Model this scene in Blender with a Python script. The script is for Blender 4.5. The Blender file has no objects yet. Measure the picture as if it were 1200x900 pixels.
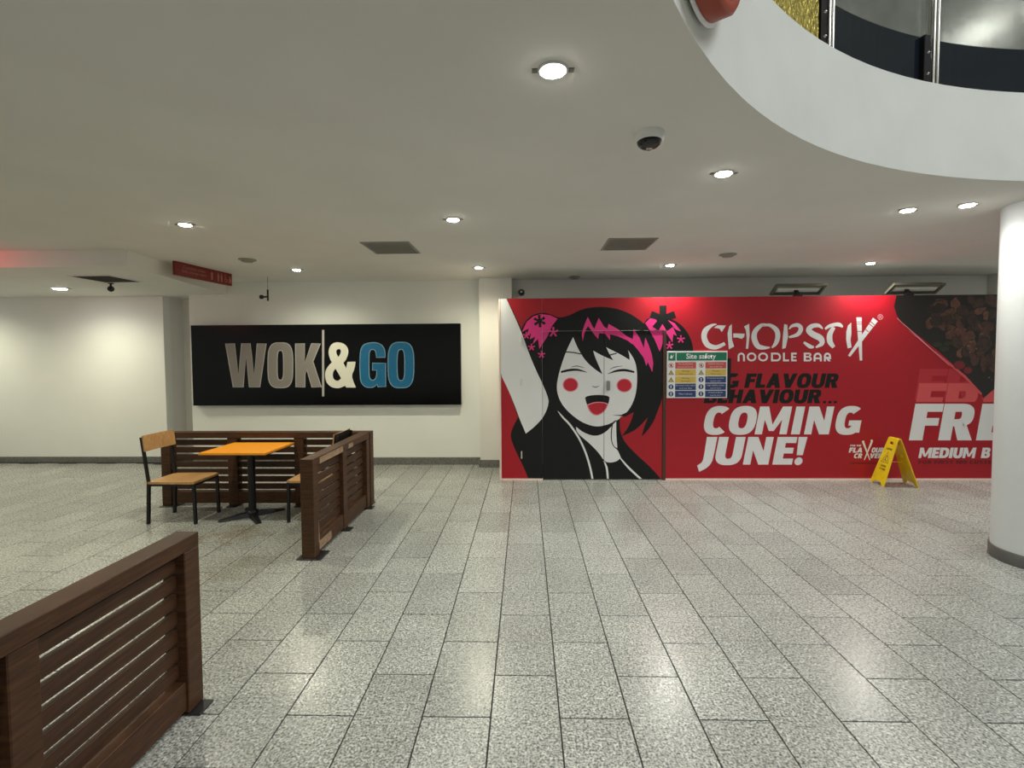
import bpy, bmesh, math, random
from mathutils import Vector, Matrix
from mathutils.geometry import tessellate_polygon
random.seed(7)
S = bpy.context.scene
COL = S.collection
PI = math.pi

# ------------------------------------------------------------------ camera
cam_d = bpy.data.cameras.new('camera'); cam = bpy.data.objects.new('camera', cam_d); COL.objects.link(cam)
Rv = Vector((0.999726683, 0.022623032, -0.0058955662))
Uv = Vector((0.0050161318, 0.0387351566, 0.9992369219))
Fv = Vector((-0.0228341345, 0.9989933864, -0.0386110895))
m = Matrix((Rv, Uv, -Fv)).transposed().to_4x4(); m.translation = (0, 0, 1.7)
cam.matrix_world = m
cam_d.sensor_fit = 'HORIZONTAL'; cam_d.sensor_width = 36.0; cam_d.lens = 560 / 1200 * 36
cam_d.shift_x = (600 - 602.918) / 1200; cam_d.shift_y = (439.714 - 450) / 1200
cam_d.clip_start = 0.02; cam_d.clip_end = 100
S.camera = cam

# ------------------------------------------------------------------ world, exposure, large lights
S.view_settings.view_transform = 'Standard'; S.view_settings.look = 'None'
S.view_settings.gamma = 1.0; S.view_settings.exposure = 0.75
w = bpy.data.worlds.new('world'); S.world = w; w.use_nodes = True
w.node_tree.nodes['Background'].inputs[0].default_value = (0.98, 1.0, 0.90, 1)
w.node_tree.nodes['Background'].inputs[1].default_value = 0.22

def area(name, loc, rot, sx, sy, power, col):
    d = bpy.data.lights.new(name, 'AREA'); d.shape = 'RECTANGLE'; d.size = sx; d.size_y = sy
    d.energy = power; d.color = col
    o = bpy.data.objects.new(name, d); o.location = loc; o.rotation_euler = rot; COL.objects.link(o); return o
area('atrium_light', (5.0, -1.2, 7.2), (0, 0, 0), 4.5, 4.5, 230, (0.93, 0.97, 1.0))
area('red_neon_light', (-6.35, 4.55, 2.66), (math.radians(115), 0, 0), 0.7, 0.12, 2.2, (1.0, 0.02, 0.05))
WARM = (1.0, 0.96, 0.72); COOL = (1.0, 0.98, 0.88)

# ------------------------------------------------------------------ materials
def mat(name, col, rough=0.6, metal=0.0, emit=None, estr=0.0, spec=0.5, noise=0.0, nscale=6.0, bump=0.0, bscale=60.0, trans=0.0, coat=0.0):
    M = bpy.data.materials.new(name); M.use_nodes = True
    nt = M.node_tree; b = nt.nodes['Principled BSDF']
    b.inputs['Base Color'].default_value = (*col, 1); b.inputs['Roughness'].default_value = rough
    b.inputs['Metallic'].default_value = metal; b.inputs['Specular IOR Level'].default_value = spec
    b.inputs['Transmission Weight'].default_value = trans; b.inputs['Coat Weight'].default_value = coat
    if emit: b.inputs['Emission Color'].default_value = (*emit, 1); b.inputs['Emission Strength'].default_value = estr
    if noise or bump:
        g = nt.nodes.new('ShaderNodeNewGeometry')
    if noise:
        n = nt.nodes.new('ShaderNodeTexNoise'); n.inputs['Scale'].default_value = nscale; n.inputs['Detail'].default_value = 4
        nt.links.new(g.outputs['Position'], n.inputs['Vector'])
        r = nt.nodes.new('ShaderNodeMapRange'); r.inputs['From Min'].default_value = .3; r.inputs['From Max'].default_value = .7
        r.inputs['To Min'].default_value = 1 - noise; r.inputs['To Max'].default_value = 1 + noise
        nt.links.new(n.outputs['Fac'], r.inputs['Value'])
        v = nt.nodes.new('ShaderNodeVectorMath'); v.operation = 'SCALE'; v.inputs[0].default_value = col
        nt.links.new(r.outputs[0], v.inputs['Scale']); nt.links.new(v.outputs[0], b.inputs['Base Color'])
    if bump:
        n2 = nt.nodes.new('ShaderNodeTexNoise'); n2.inputs['Scale'].default_value = bscale
        nt.links.new(g.outputs['Position'], n2.inputs['Vector'])
        bp = nt.nodes.new('ShaderNodeBump'); bp.inputs['Strength'].default_value = bump; bp.inputs['Distance'].default_value = 0.01
        nt.links.new(n2.outputs['Fac'], bp.inputs['Height']); nt.links.new(bp.outputs[0], b.inputs['Normal'])
    return M

def srgb(r, g, b):
    f = lambda c: (c / 255 / 12.92) if c <= 10 else ((c / 255 + .055) / 1.055) ** 2.4
    return (f(r), f(g), f(b))

def wood(name, c1, c2, rough=0.45, vec=(1, 1, 12), coords='Object'):
    M = bpy.data.materials.new(name); M.use_nodes = True; nt = M.node_tree; b = nt.nodes['Principled BSDF']
    t = nt.nodes.new('ShaderNodeTexCoord'); mp = nt.nodes.new('ShaderNodeMapping'); mp.inputs['Scale'].default_value = vec
    nt.links.new(t.outputs[coords], mp.inputs[0])
    n = nt.nodes.new('ShaderNodeTexNoise'); n.inputs['Scale'].default_value = 6; n.inputs['Detail'].default_value = 8; n.inputs['Distortion'].default_value = .6
    nt.links.new(mp.outputs[0], n.inputs['Vector'])
    r = nt.nodes.new('ShaderNodeValToRGB'); r.color_ramp.elements[0].position = .32; r.color_ramp.elements[1].position = .68
    r.color_ramp.elements[0].color = (*c1, 1); r.color_ramp.elements[1].color = (*c2, 1)
    nt.links.new(n.outputs['Fac'], r.inputs[0]); nt.links.new(r.outputs[0], b.inputs['Base Color'])
    b.inputs['Roughness'].default_value = rough; b.inputs['Specular IOR Level'].default_value = .3
    bp = nt.nodes.new('ShaderNodeBump'); bp.inputs['Strength'].default_value = .12; bp.inputs['Distance'].default_value = .004
    nt.links.new(n.outputs['Fac'], bp.inputs['Height']); nt.links.new(bp.outputs[0], b.inputs['Normal'])
    return M

def granite(name, stains=True):
    M = bpy.data.materials.new(name); M.use_nodes = True; nt = M.node_tree; N = nt.nodes; L = nt.links; b = N['Principled BSDF']
    g = N.new('ShaderNodeNewGeometry'); oi = N.new('ShaderNodeObjectInfo')
    def rnd(scale, detail, lo, hi, tolo, tohi, typ='noise'):
        n = N.new('ShaderNodeTexNoise'); n.inputs['Scale'].default_value = scale; n.inputs['Detail'].default_value = detail
        L.new(g.outputs['Position'], n.inputs['Vector'])
        r = N.new('ShaderNodeMapRange'); r.inputs['From Min'].default_value = lo; r.inputs['From Max'].default_value = hi
        r.inputs['To Min'].default_value = tolo; r.inputs['To Max'].default_value = tohi
        L.new(n.outputs['Fac'], r.inputs['Value']); return r.outputs[0]
    def op(o, a, bb):
        x = N.new('ShaderNodeMath'); x.operation = o
        for i, q in enumerate((a, bb)):
            if isinstance(q, (int, float)): x.inputs[i].default_value = q
            else: L.new(q, x.inputs[i])
        return x.outputs[0]
    v = rnd(95, 3, .34, .66, .085, .53)                 # speckle
    v2 = rnd(36, 3, .35, .65, .78, 1.2)                # mottling
    v3 = rnd(3.0, 3, .3, .7, .9, 1.1)                   # clouding
    rr = op('FRACT', op('ADD', oi.outputs['Random'], g.outputs['Random Per Island']), 0)
    tint = op('ADD', op('MULTIPLY', rr, .20), .89)
    val = op('MULTIPLY', op('MULTIPLY', v, v2), op('MULTIPLY', v3, tint))
    cc = N.new('ShaderNodeCombineColor')
    L.new(op('MULTIPLY', val, .975), cc.inputs[0]); L.new(val, cc.inputs[1]); L.new(op('MULTIPLY', val, .93), cc.inputs[2])
    out = cc.outputs[0]
    if stains:   # brownish spill stains by the table, and a small dark one on the open floor
        for (x, y, r, s, col) in ((-2.78, 4.52, .30, .6, (.55, .42, .25)), (-2.35, 3.75, .42, .35, (.62, .55, .38)), (-1.05, 4.63, .07, .5, (.4, .38, .33)), (-3.1, 4.35, .2, .3, (.6, .5, .35))):
            d = N.new('ShaderNodeVectorMath'); d.operation = 'DISTANCE'; L.new(g.outputs['Position'], d.inputs[0]); d.inputs[1].default_value = (x, y, 0)
            dn = op('ADD', d.outputs['Value'], rnd(9, 3, .3, .7, -r * .5, r * .5))
            r_ = N.new('ShaderNodeMapRange'); r_.inputs['From Min'].default_value = r; r_.inputs['From Max'].default_value = r * .3; r_.inputs['To Min'].default_value = 0; r_.inputs['To Max'].default_value = s
            L.new(dn, r_.inputs['Value'])
            mx = N.new('ShaderNodeMix'); mx.data_type = 'RGBA'; mx.blend_type = 'MULTIPLY'
            L.new(r_.outputs[0], mx.inputs['Factor']); L.new(out, mx.inputs['A']); mx.inputs['B'].default_value = (*col, 1); out = mx.outputs['Result']
    L.new(out, b.inputs['Base Color'])
    L.new(rnd(60, 2, .3, .7, .20, .34), b.inputs['Roughness']); b.inputs['Specular IOR Level'].default_value = .55
    return M

M_ceil = mat('ceiling_paint', (.76, .75, .705), .9, noise=.03, nscale=1.5)
M_wall = mat('wall_paint', (.79, .805, .755), .8, noise=.03, nscale=1.2)
M_wallp = mat('pier_paint', (.74, .73, .68), .8, noise=.03, nscale=1.2)
M_band = mat('atrium_edge_paint', (.74, .75, .70), .8, noise=.04, nscale=2.5)
M_skirt = mat('granite_skirting', (.14, .14, .125), .5, noise=.35, nscale=45)
M_granite = granite('grey_granite')
M_grout = mat('grout', (.022, .021, .018), .9)
M_dwood = wood('dark_brown_veneer', (.036, .0145, .0058), (.078, .033, .0135), .5)
M_dwood_s = wood('slat_veneer', (.034, .0140, .0056), (.066, .028, .0120), .5)
M_bare = mat('bare_worn_wood', (.30, .20, .125), .7, noise=.25, nscale=25)
M_oak = wood('honey_oak', (.36, .19, .075), (.52, .30, .13), .35, (3, 14, 3))
M_orange = wood('orange_laminate', (.82, .30, .020), (.86, .34, .028), .3, (2, 12, 2))
M_blackm = mat('black_metal', (.012, .012, .013), .38, .3)
M_plate = mat('steel_foot_plate', (.05, .05, .052), .32, .7)
M_darkedge = mat('dark_edge', (.06, .03, .015), .5)
M_chrome = mat('brushed_chrome', (.62, .60, .55), .22, 1.0)
M_white = mat('white_plastic', (.72, .72, .70), .4)
M_trim = mat('white_enamel', (.6, .6, .58), .35)
M_dome = mat('smoked_dome', (.01, .01, .012), .08)
M_ventf = mat('vent_grey', (.30, .29, .25), .6)
M_ventd = mat('vent_dark', (.035, .03, .022), .8)
M_lamp = mat('lamp_face', (1, 1, 1), .5, emit=(1, .97, .90), estr=60)
M_red = mat('print_red', srgb(170, 10, 32), .45, noise=.02, nscale=1)
M_pblack = mat('print_black', (.0065, .0075, .008), .5, spec=.3)
M_pwhite = mat('print_white', (.80, .81, .83), .42)
M_ppink = mat('print_pink', srgb(236, 52, 140), .42)
M_pghost1 = mat('print_rose', srgb(216, 84, 88), .42)
M_pghost2 = mat('print_dull_rose', srgb(186, 40, 55), .42)
M_pdred = mat('print_dark_red', srgb(105, 8, 18), .42)
M_tongue = mat('print_tongue_red', srgb(196, 30, 52), .42)
M_mhalo = mat('print_pale_pink', srgb(232, 150, 165), .42)
M_frame = mat('door_edge_brown', (.075, .03, .018), .5)
M_groove = mat('dark_board_edge', (.012, .010, .009), .7)
M_kerb = mat('pale_timber_edge', (.85, .68, .62), .6)
M_green = mat('sign_green', srgb(20, 120, 90), .4)
M_sred = mat('sign_red', srgb(205, 85, 80), .4)
M_syel = mat('sign_yellow', srgb(218, 186, 92), .4)
M_sblue = mat('sign_blue', srgb(45, 65, 120), .4)
M_swhite = mat('sign_white', srgb(235, 238, 240), .35)
M_gold = mat('crinkled_gold_foil', (.62, .50, .12), .35, .8, noise=.5, nscale=40, bump=1.0, bscale=45)
M_navy = mat('navy_gloss_base', (.010, .014, .022), .12, coat=.4)
M_glass = mat('smudged_tinted_glass', (.62, .66, .62), .16, trans=.9, noise=.15, nscale=5)
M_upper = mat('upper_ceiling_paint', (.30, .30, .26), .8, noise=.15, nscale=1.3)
M_signblk = mat('gloss_black_acrylic', (.0015, .0015, .0016), .16, spec=.25)
M_sgrey = mat('letter_grey_beige', srgb(136, 131, 124), .45)
M_sedge = mat('letter_pale_edge', srgb(176, 172, 168), .45)
M_scream = mat('letter_cream', srgb(226, 224, 208), .45)
M_sblue2 = mat('letter_blue', srgb(18, 104, 146), .45)
M_sedgeb = mat('letter_blue_edge', srgb(120, 160, 185), .45)
M_wayred = mat('wayfinding_red', srgb(118, 20, 8), .5)
M_waytxt = mat('wayfinding_text', srgb(170, 112, 100), .5)
M_yel = mat('yellow_plastic', (.78, .56, .012), .4, noise=.06, nscale=12)
M_yeld = mat('yellow_print_dark', (.16, .10, .01), .5)
M_drum = mat('orange_red_enamel', srgb(158, 62, 36), .45)
M_halo = mat('white_rim', (.85, .85, .85), .35)
M_handle = mat('satin_steel', (.35, .35, .36), .35, .9)
M_housing = mat('lamp_housing_olive', (.16, .155, .12), .45, .3)
M_reflect = mat('lamp_tube_glass', (.85, .83, .76), .25)

# ------------------------------------------------------------------ builders
def xf(parent):
    """inverse world matrix of the thing an object belongs to"""
    o = parent; Mx = Matrix()
    while o is not None:
        Mx = Matrix.LocRotScale(o.location, o.rotation_euler, o.scale) @ Mx; o = o.parent
    return Mx.inverted()

class MB:
    def __init__(s): s.v = []; s.f = []; s.m = []; s.sm = []
    def add(s, vs, fs, mi=0, smooth=False):
        n = len(s.v); s.v += [tuple(v) for v in vs]
        for f in fs: s.f.append([n + i for i in f]); s.m.append(mi); s.sm.append(smooth)
        return s
    def box(s, x0, x1, y0, y1, z0, z1, mi=0, M=None, bev=0.0):
        if bev:
            b = bev; vs = []; 
            bm = bmesh.new(); bmesh.ops.create_cube(bm, size=1)
            for v in bm.verts: v.co = Vector(((x0 + x1) / 2 + v.co.x * (x1 - x0), (y0 + y1) / 2 + v.co.y * (y1 - y0), (z0 + z1) / 2 + v.co.z * (z1 - z0)))
            bmesh.ops.bevel(bm, geom=bm.edges[:], offset=b, segments=1, affect='EDGES')
            bm.verts.index_update(); vs = [v.co.copy() for v in bm.verts]; fs = [[v.index for v in f.verts] for f in bm.faces]; bm.free()
        else:
            vs = [Vector(p) for p in ((x0, y0, z0), (x1, y0, z0), (x1, y1, z0), (x0, y1, z0), (x0, y0, z1), (x1, y0, z1), (x1, y1, z1), (x0, y1, z1))]
            fs = [(3, 2, 1, 0), (4, 5, 6, 7), (0, 1, 5, 4), (1, 2, 6, 5), (2, 3, 7, 6), (3, 0, 4, 7)]
        if M: vs = [M @ v for v in vs]
        return s.add(vs, fs, mi)
    def lathe(s, prof, c, axis='Z', n=32, mi=0, smooth=True, M=None):
        """prof: list of (r, h) revolved round the axis through c"""
        vs = []; fs = []
        for (r, h) in prof:
            for k in range(n):
                a = 2 * PI * k / n; x, y, z = r * math.cos(a), r * math.sin(a), h
                p = Vector((x, y, z)) if axis == 'Z' else (Vector((x, -z, y)) if axis == 'Y' else Vector((z, x, y)))
                if M: p = M @ p
                vs.append(p + Vector(c))
        for i in range(len(prof) - 1):
            for k in range(n):
                k2 = (k + 1) % n; fs.append((i * n + k, i * n + k2, (i + 1) * n + k2, (i + 1) * n + k))
        s.add(vs, fs, mi, smooth)
        if prof[0][0] > 1e-6: s.add(vs[:n], [list(range(n))[::-1]], mi)
        if prof[-1][0] > 1e-6: s.add(vs[-n:], [list(range(n))], mi)
        return s
    def bar(s, p0, p1, w, h=None, mi=0, up=(0, 0, 1)):
        """rectangular bar between two points"""
        h = h or w; p0 = Vector(p0); p1 = Vector(p1); d = (p1 - p0).normalized(); u = Vector(up)
        if abs(d.dot(u)) > .99: u = Vector((1, 0, 0))
        a = d.cross(u).normalized() * w / 2; b = a.cross(d).normalized() * h / 2
        vs = [p + q for p in (p0, p1) for q in (-a - b, a - b, a + b, -a + b)]
        return s.add(vs, [(3, 2, 1, 0), (4, 5, 6, 7), (0, 1, 5, 4), (1, 2, 6, 5), (2, 3, 7, 6), (3, 0, 4, 7)], mi)
    def tube(s, pts, r, n=10, mi=0):
        pts = [Vector(p) for p in pts]; rings = []
        for i, p in enumerate(pts):
            d = (pts[min(i + 1, len(pts) - 1)] - pts[max(i - 1, 0)]).normalized()
            u = Vector((0, 1, 0)) if abs(d.y) < .9 else Vector((1, 0, 0))
            a = d.cross(u).normalized(); b = a.cross(d)
            rings.append([p + (a * math.cos(2 * PI * k / n) + b * math.sin(2 * PI * k / n)) * r for k in range(n)])
        vs = [q for rg in rings for q in rg]; fs = []
        for i in range(len(pts) - 1):
            for k in range(n): k2 = (k + 1) % n; fs.append((i * n + k, (i + 1) * n + k, (i + 1) * n + k2, i * n + k2))
        s.add(vs, fs, mi, True); s.add(rings[0], [list(range(n))], mi); s.add(rings[-1], [list(range(n))[::-1]], mi); return s
    def prism(s, poly, z0, z1, mi=0, fn=None):
        """extrude a 2-D polygon (x, y); fn maps (x, y, z) to the place"""
        n = len(poly); fn = fn or (lambda x, y, z: (x, y, z))
        vs = [fn(x, y, z0) for x, y in poly] + [fn(x, y, z1) for x, y in poly]
        fs = [list(range(n))[::-1], [n + i for i in range(n)]] + [(i, (i + 1) % n, n + (i + 1) % n, n + i) for i in range(n)]
        return s.add(vs, fs, mi)
    def build(s, name, mats, parent=None, world=True, fix=True):
        me = bpy.data.meshes.new(name)
        vs = s.v
        if parent is not None and world:
            X = xf(parent); vs = [X @ Vector(v) for v in vs]
        me.from_pydata([tuple(v) for v in vs], [], s.f)
        if not isinstance(mats, (list, tuple)): mats = [mats]
        for q in mats: me.materials.append(q)
        for p, mi, sm in zip(me.polygons, s.m, s.sm): p.material_index = mi; p.use_smooth = sm
        if fix:
            bm = bmesh.new(); bm.from_mesh(me); bmesh.ops.recalc_face_normals(bm, faces=bm.faces[:]); bm.to_mesh(me); bm.free()
        me.update()
        o = bpy.data.objects.new(name, me); COL.objects.link(o)
        if parent is not None: o.parent = parent
        return o

def thing(name, label, cat, loc=(0, 0, 0), rz=0, group=None):
    o = bpy.data.objects.new(name, None); COL.objects.link(o); o.empty_display_size = .1
    o.location = loc; o.rotation_euler = (0, 0, rz); o['label'] = label; o['category'] = cat
    if group: o['group'] = group
    return o
def tag(o, label, cat, group=None):
    o['label'] = label; o['category'] = cat
    if group: o['group'] = group
    return o
def struct(o, label=None, cat=None):
    o['kind'] = 'structure'
    if label: o['label'] = label
    if cat: o['category'] = cat
    return o
def copy_tree(o, parent=None):
    c = o.copy(); COL.objects.link(c)
    if parent: c.parent = parent
    for ch in [q for q in bpy.data.objects if q.parent == o]: copy_tree(ch, c)
    return c

# ================================================================== SETTING
CH = 2.90       # ceiling height
floor = struct(MB().box(-10.5, 9.5, -6.5, 8.8, -.06, -.005).build('floor', M_grout), 'grey granite tiled concourse floor', 'floor')
TW, TL, G = .3253, .597, .0068
def tile_mesh():
    x0, x1, y0, y1 = -TW / 2 + G / 2, TW / 2 - G / 2, -TL / 2 + G / 2, TL / 2 - G / 2; c = .0015
    vs = [(x0, y0, -.008), (x1, y0, -.008), (x1, y1, -.008), (x0, y1, -.008),
          (x0, y0, -c), (x1, y0, -c), (x1, y1, -c), (x0, y1, -c),
          (x0 + c, y0 + c, 0), (x1 - c, y0 + c, 0), (x1 - c, y1 - c, 0), (x0 + c, y1 - c, 0)]
    fs = [(8, 9, 10, 11)] + [(i, (i + 1) % 4, 4 + (i + 1) % 4, 4 + i) for i in range(4)] + [(4 + i, 4 + (i + 1) % 4, 8 + (i + 1) % 4, 8 + i) for i in range(4)]
    return vs, fs
tv, tf = tile_mesh()
tme = bpy.data.meshes.new('floor_tile'); tme.from_pydata(tv, [], tf); tme.materials.append(M_granite); tme.update()
cells = []
for i in range(-30, 27):
    xc = -.497 + TW * (i + .5); off = 0 if i % 2 == 0 else TL / 2
    for k in range(-6, 10):
        yc = 2.189 + off + TL * (k + .5)
        ymax = 7.6 if xc < -5.9 else 7.49
        if yc + TL / 2 > ymax + TL * .9: continue
        y1 = min(yc + TL / 2, ymax)
        vis = False
        if yc > 1.75:
            u = 615 + 560 * xc / max(yc, .1); vis = -40 < u < 1240
            if xc < -1.75 and yc < 1.55 - xc * -0: pass
        cells.append((xc, yc, y1, vis))
near = sorted([c for c in cells if c[3] and abs(c[2] - (c[1] + TL / 2)) < 1e-6], key=lambda c: c[1] ** 2 + (c[0] * .6) ** 2)[:300]
ns = set((c[0], c[1]) for c in near)
for (xc, yc, y1, vis) in near:
    o = bpy.data.objects.new('floor_tile', tme); COL.objects.link(o); o.parent = floor; o.location = (xc, yc, 0)
mb = MB()
for (xc, yc, y1, vis) in cells:
    if (xc, yc) in ns: continue
    ys = (y1 - (yc - TL / 2)) / TL; c2 = (yc - TL / 2 + y1) / 2
    mb.add([(x + xc, y * ys + c2, z) for x, y, z in tv], tf)
o = mb.build('floor_tile', M_granite, floor); o['kind'] = 'stuff'

# walls
def wallbox(name, a, mt=M_wall, label=None):
    return struct(MB().box(*a).build(name, mt), label, 'wall')
wallbox('wall_left', (-10.5, -5.87, 7.65, 7.80, 0, 3.1), label='far left white wall under the dropped ceiling')
wallbox('wall_left', (-5.99, -5.87, 7.80, 8.10, 0, 3.1), M_wallp, 'return of the recess beside the far left wall')
wallbox('wall_back', (-5.99, -5.20, 8.10, 8.25, 0, 3.1), M_wallp, 'grey back of the narrow recess left of the black sign')
wallbox('wall_back', (-5.33, -.70, 7.50, 7.66, 0, 3.1), label='white wall behind the black sign')
wallbox('wall_back', (-.70, -.20, 7.30, 7.66, 0, 3.1), M_wallp, 'shallow pier beside the red hoarding')
wallbox('wall_right', (-.20, 7.05, 7.50, 7.66, 0, 3.1), M_wallp, 'wall showing above the red hoarding')
wallbox('wall_right', (7.05, 9.5, 7.34, 7.66, 0, 3.1), M_wallp, 'shallow pier at the right end of the wall above the hoarding')
def skirt(name, x0, x1, y, h=.115, t=.022):
    o = MB().box(x0, x1, y - t, y, 0, h, bev=.003).build(name, M_skirt); struct(o, None, None); return o
skirt('baseboard_left', -10.5, -5.87, 7.65, .10); skirt('baseboard_back', -5.33, -.70, 7.50); skirt('baseboard_back', -.722, -.345, 7.30)

# ceiling plate with the round atrium opening
CC = Vector((3.845, -.535)); CR = 4.004
X0, X1, Y0, Y1 = -10.5, 9.5, -6.5, 8.3
angs = sorted(set([2 * PI * k / 144 for k in range(144)] + [math.atan2(y - CC.y, x - CC.x) % (2 * PI) for x in (X0, X1) for y in (Y0, Y1)]))
inn, out = [], []
for a in angs:
    c, s_ = math.cos(a), math.sin(a)
    t = min([q for q in ((X1 - CC.x) / c if c > 1e-9 else 1e9, (X0 - CC.x) / c if c < -1e-9 else 1e9, (Y1 - CC.y) / s_ if s_ > 1e-9 else 1e9, (Y0 - CC.y) / s_ if s_ < -1e-9 else 1e9) if q > 0])
    inn.append((CC.x + CR * c, CC.y + CR * s_)); out.append((CC.x + t * c, CC.y + t * s_))
n = len(angs)
ZB = 3.50
mb = MB().add([(x, y, CH) for x, y in inn] + [(x, y, CH) for x, y in out], [(i, (i + 1) % n, n + (i + 1) % n, n + i) for i in range(n)])
ceiling = struct(mb.build('ceiling', M_ceil, fix=False), 'smooth pale ceiling with a round atrium opening', 'ceiling')
mb = MB().add([(x, y, CH) for x, y in inn] + [(x, y, ZB) for x, y in inn], [(i, (i + 1) % n, n + (i + 1) % n, n + i) for i in range(n)], 0, True)
# upper floor slab top
mb.add([(x, y, ZB) for x, y in inn] + [(x, y, ZB) for x, y in out], [(i, (i + 1) % n, n + (i + 1) % n, n + i) for i in range(n)])
struct(mb.build('trim_1', M_band, fix=False), 'curved white slab edge round the atrium opening', 'slab edge')
# dropped ceiling bulkhead (left)
zb = 2.716
poly = [(-10.5, 5.18), (-4.35, 5.18), (-4.72, 7.505), (-5.33, 7.505), (-5.33, 8.1), (-5.87, 8.1), (-5.87, 7.655), (-10.5, 7.655)]
struct(MB().prism(poly, zb, CH + .02).build('ceiling', M_ceil), 'dropped ceiling section at the far left', 'ceiling')

# upper storey seen through the balustrade
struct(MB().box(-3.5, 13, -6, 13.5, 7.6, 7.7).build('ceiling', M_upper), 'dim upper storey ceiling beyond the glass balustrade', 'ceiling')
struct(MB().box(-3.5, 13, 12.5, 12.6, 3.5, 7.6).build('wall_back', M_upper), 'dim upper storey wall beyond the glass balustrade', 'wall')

for (x, y) in ((8.3, 9.2), (3.2, 9.4), (5.6, 10.6)):
    t = thing('upper_ceiling_lamp', 'round lamp on the upper storey ceiling seen through the smudged balustrade glass', 'ceiling light', (x, y, 7.6), 0, 'upper storey lamps')
    MB().lathe([(.26, 0), (.26, -.03), (.22, -.05)], (x, y, 7.6), n=32).build('ring', M_trim, t)
    MB().lathe([(.22, -.045), (0, -.06)], (x, y, 7.6), n=32).build('lamp', M_lamp, t)
# ================================================================== ATRIUM BALUSTRADE
bal = thing('glass_balustrade', 'curved glass balustrade with navy base rail and chrome clamp posts round the atrium opening', 'balustrade', (CC.x, CC.y, ZB))
def arc_pt(a, r, z): return (CC.x + r * math.cos(a), CC.y + r * math.sin(a), z)
def arc_wall(a0, a1, r, t, z0, z1, mi=0, n=16, mb=None):
    mb = mb or MB(); vs = []
    for k in range(n + 1):
        a = a0 + (a1 - a0) * k / n
        vs += [arc_pt(a, r, z0), arc_pt(a, r + t, z0), arc_pt(a, r + t, z1), arc_pt(a, r, z1)]
    fs = []
    for k in range(n):
        b = 4 * k
        for j in range(4): fs.append((b + j, b + (j + 1) % 4, b + 4 + (j + 1) % 4, b + 4 + j))
    fs += [(0, 1, 2, 3), (4 * n + 3, 4 * n + 2, 4 * n + 1, 4 * n)]
    return mb.add(vs, fs, mi, False)
ang = lambda x, y: math.atan2(y - CC.y, x - CC.x)
aA, aB = ang(1.86, 2.945), ang(2.79, 3.33)          # the two post positions in view
step = aA - aB
posts = [aB + step * k for k in range(-4, 4)]
for k, a in enumerate(posts[:-1]):
    a0, a1 = posts[k], posts[k + 1]
    arc_wall(a1 - .006, a0 + .006, CR + .075, .03, ZB + .002, ZB + .34, n=12).build('base_rail', M_navy, bal)
    arc_wall(a1 - .006, a0 + .006, CR + .085, .012, ZB + .34, ZB + 1.15, n=12).build('glass_panel', M_glass, bal)
    arc_wall(a1 - .0, a0 + .0, CR + .06, .05, ZB + 1.15, ZB + 1.20, n=12).build('handrail', M_chrome, bal)
for a in posts:
    p = MB()
    for da in (-.0045, .0045):
        x, y, _ = arc_pt(a + da, CR + .045, 0); p.lathe([(.011, ZB + .02), (.011, ZB + 1.15)], (x, y, 0), n=10)
    pp = p.build('post', M_chrome, bal)
    b = MB(); X = Matrix.Translation(arc_pt(a + .019, CR + .06, ZB + .17)) @ Matrix.Rotation(a, 4, 'Z')
    b.box(-.02, .02, -.025, .025, -.17, .17, M=X, bev=.004); b.build('clamp', M_blackm, pp)
    for z in (-.09, .05):
        bb = MB(); bb.lathe([(.009, -.006), (.009, .003), (.004, .008), (0.0, .009)], arc_pt(a + .019, CR + .036, ZB + .17 + z), n=10, M=Matrix.Rotation(a + PI, 4, 'Z') @ Matrix.Rotation(PI / 2, 4, 'Y'))
        bb.build('bolt', M_chrome, pp)
# crinkled gold foil standing behind the bay left of the first post
arc_wall(aA + .30, aA + .028, CR + .055, .008, ZB + .004, ZB + .60, n=40).build('foil_panel', M_gold, bal)['label'] = 'crinkled gold foil in one bay of the balustrade'
arc_wall(aA + .028, aA + .004, CR + .058, .008, ZB + .004, ZB + 1.1, n=4).build('dark_strip', M_blackm, bal)

# hanging round sign fixed to the slab edge
a = ang(.63, 1.85)
dn = thing('round_sign', 'orange red round drum sign with pale rim on the curved slab edge', 'sign', arc_pt(a, CR - .10, 3.285))
X = Matrix.Rotation(a + PI, 4, 'Z') @ Matrix.Rotation(PI / 2, 4, 'Y')
cpt = arc_pt(a, CR - .01, 3.285)
MB().lathe([(.305, -.0), (.328, .008), (.328, .016), (.30, .02)], cpt, n=48, M=X).build('rim', M_halo, dn)
MB().lathe([(.315, .02), (.315, .085), (.302, .098), (.27, .098), (.27, .09)], cpt, n=48, M=X).build('drum', M_drum, dn)
c2 = arc_pt(a, CR - .105, 3.285)
mb = MB()
mb.lathe([(.235, 0), (.235, .008), (.15, .008)], c2, n=48, M=X)
mb.build('face_disc', M_swhite, dn)

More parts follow.
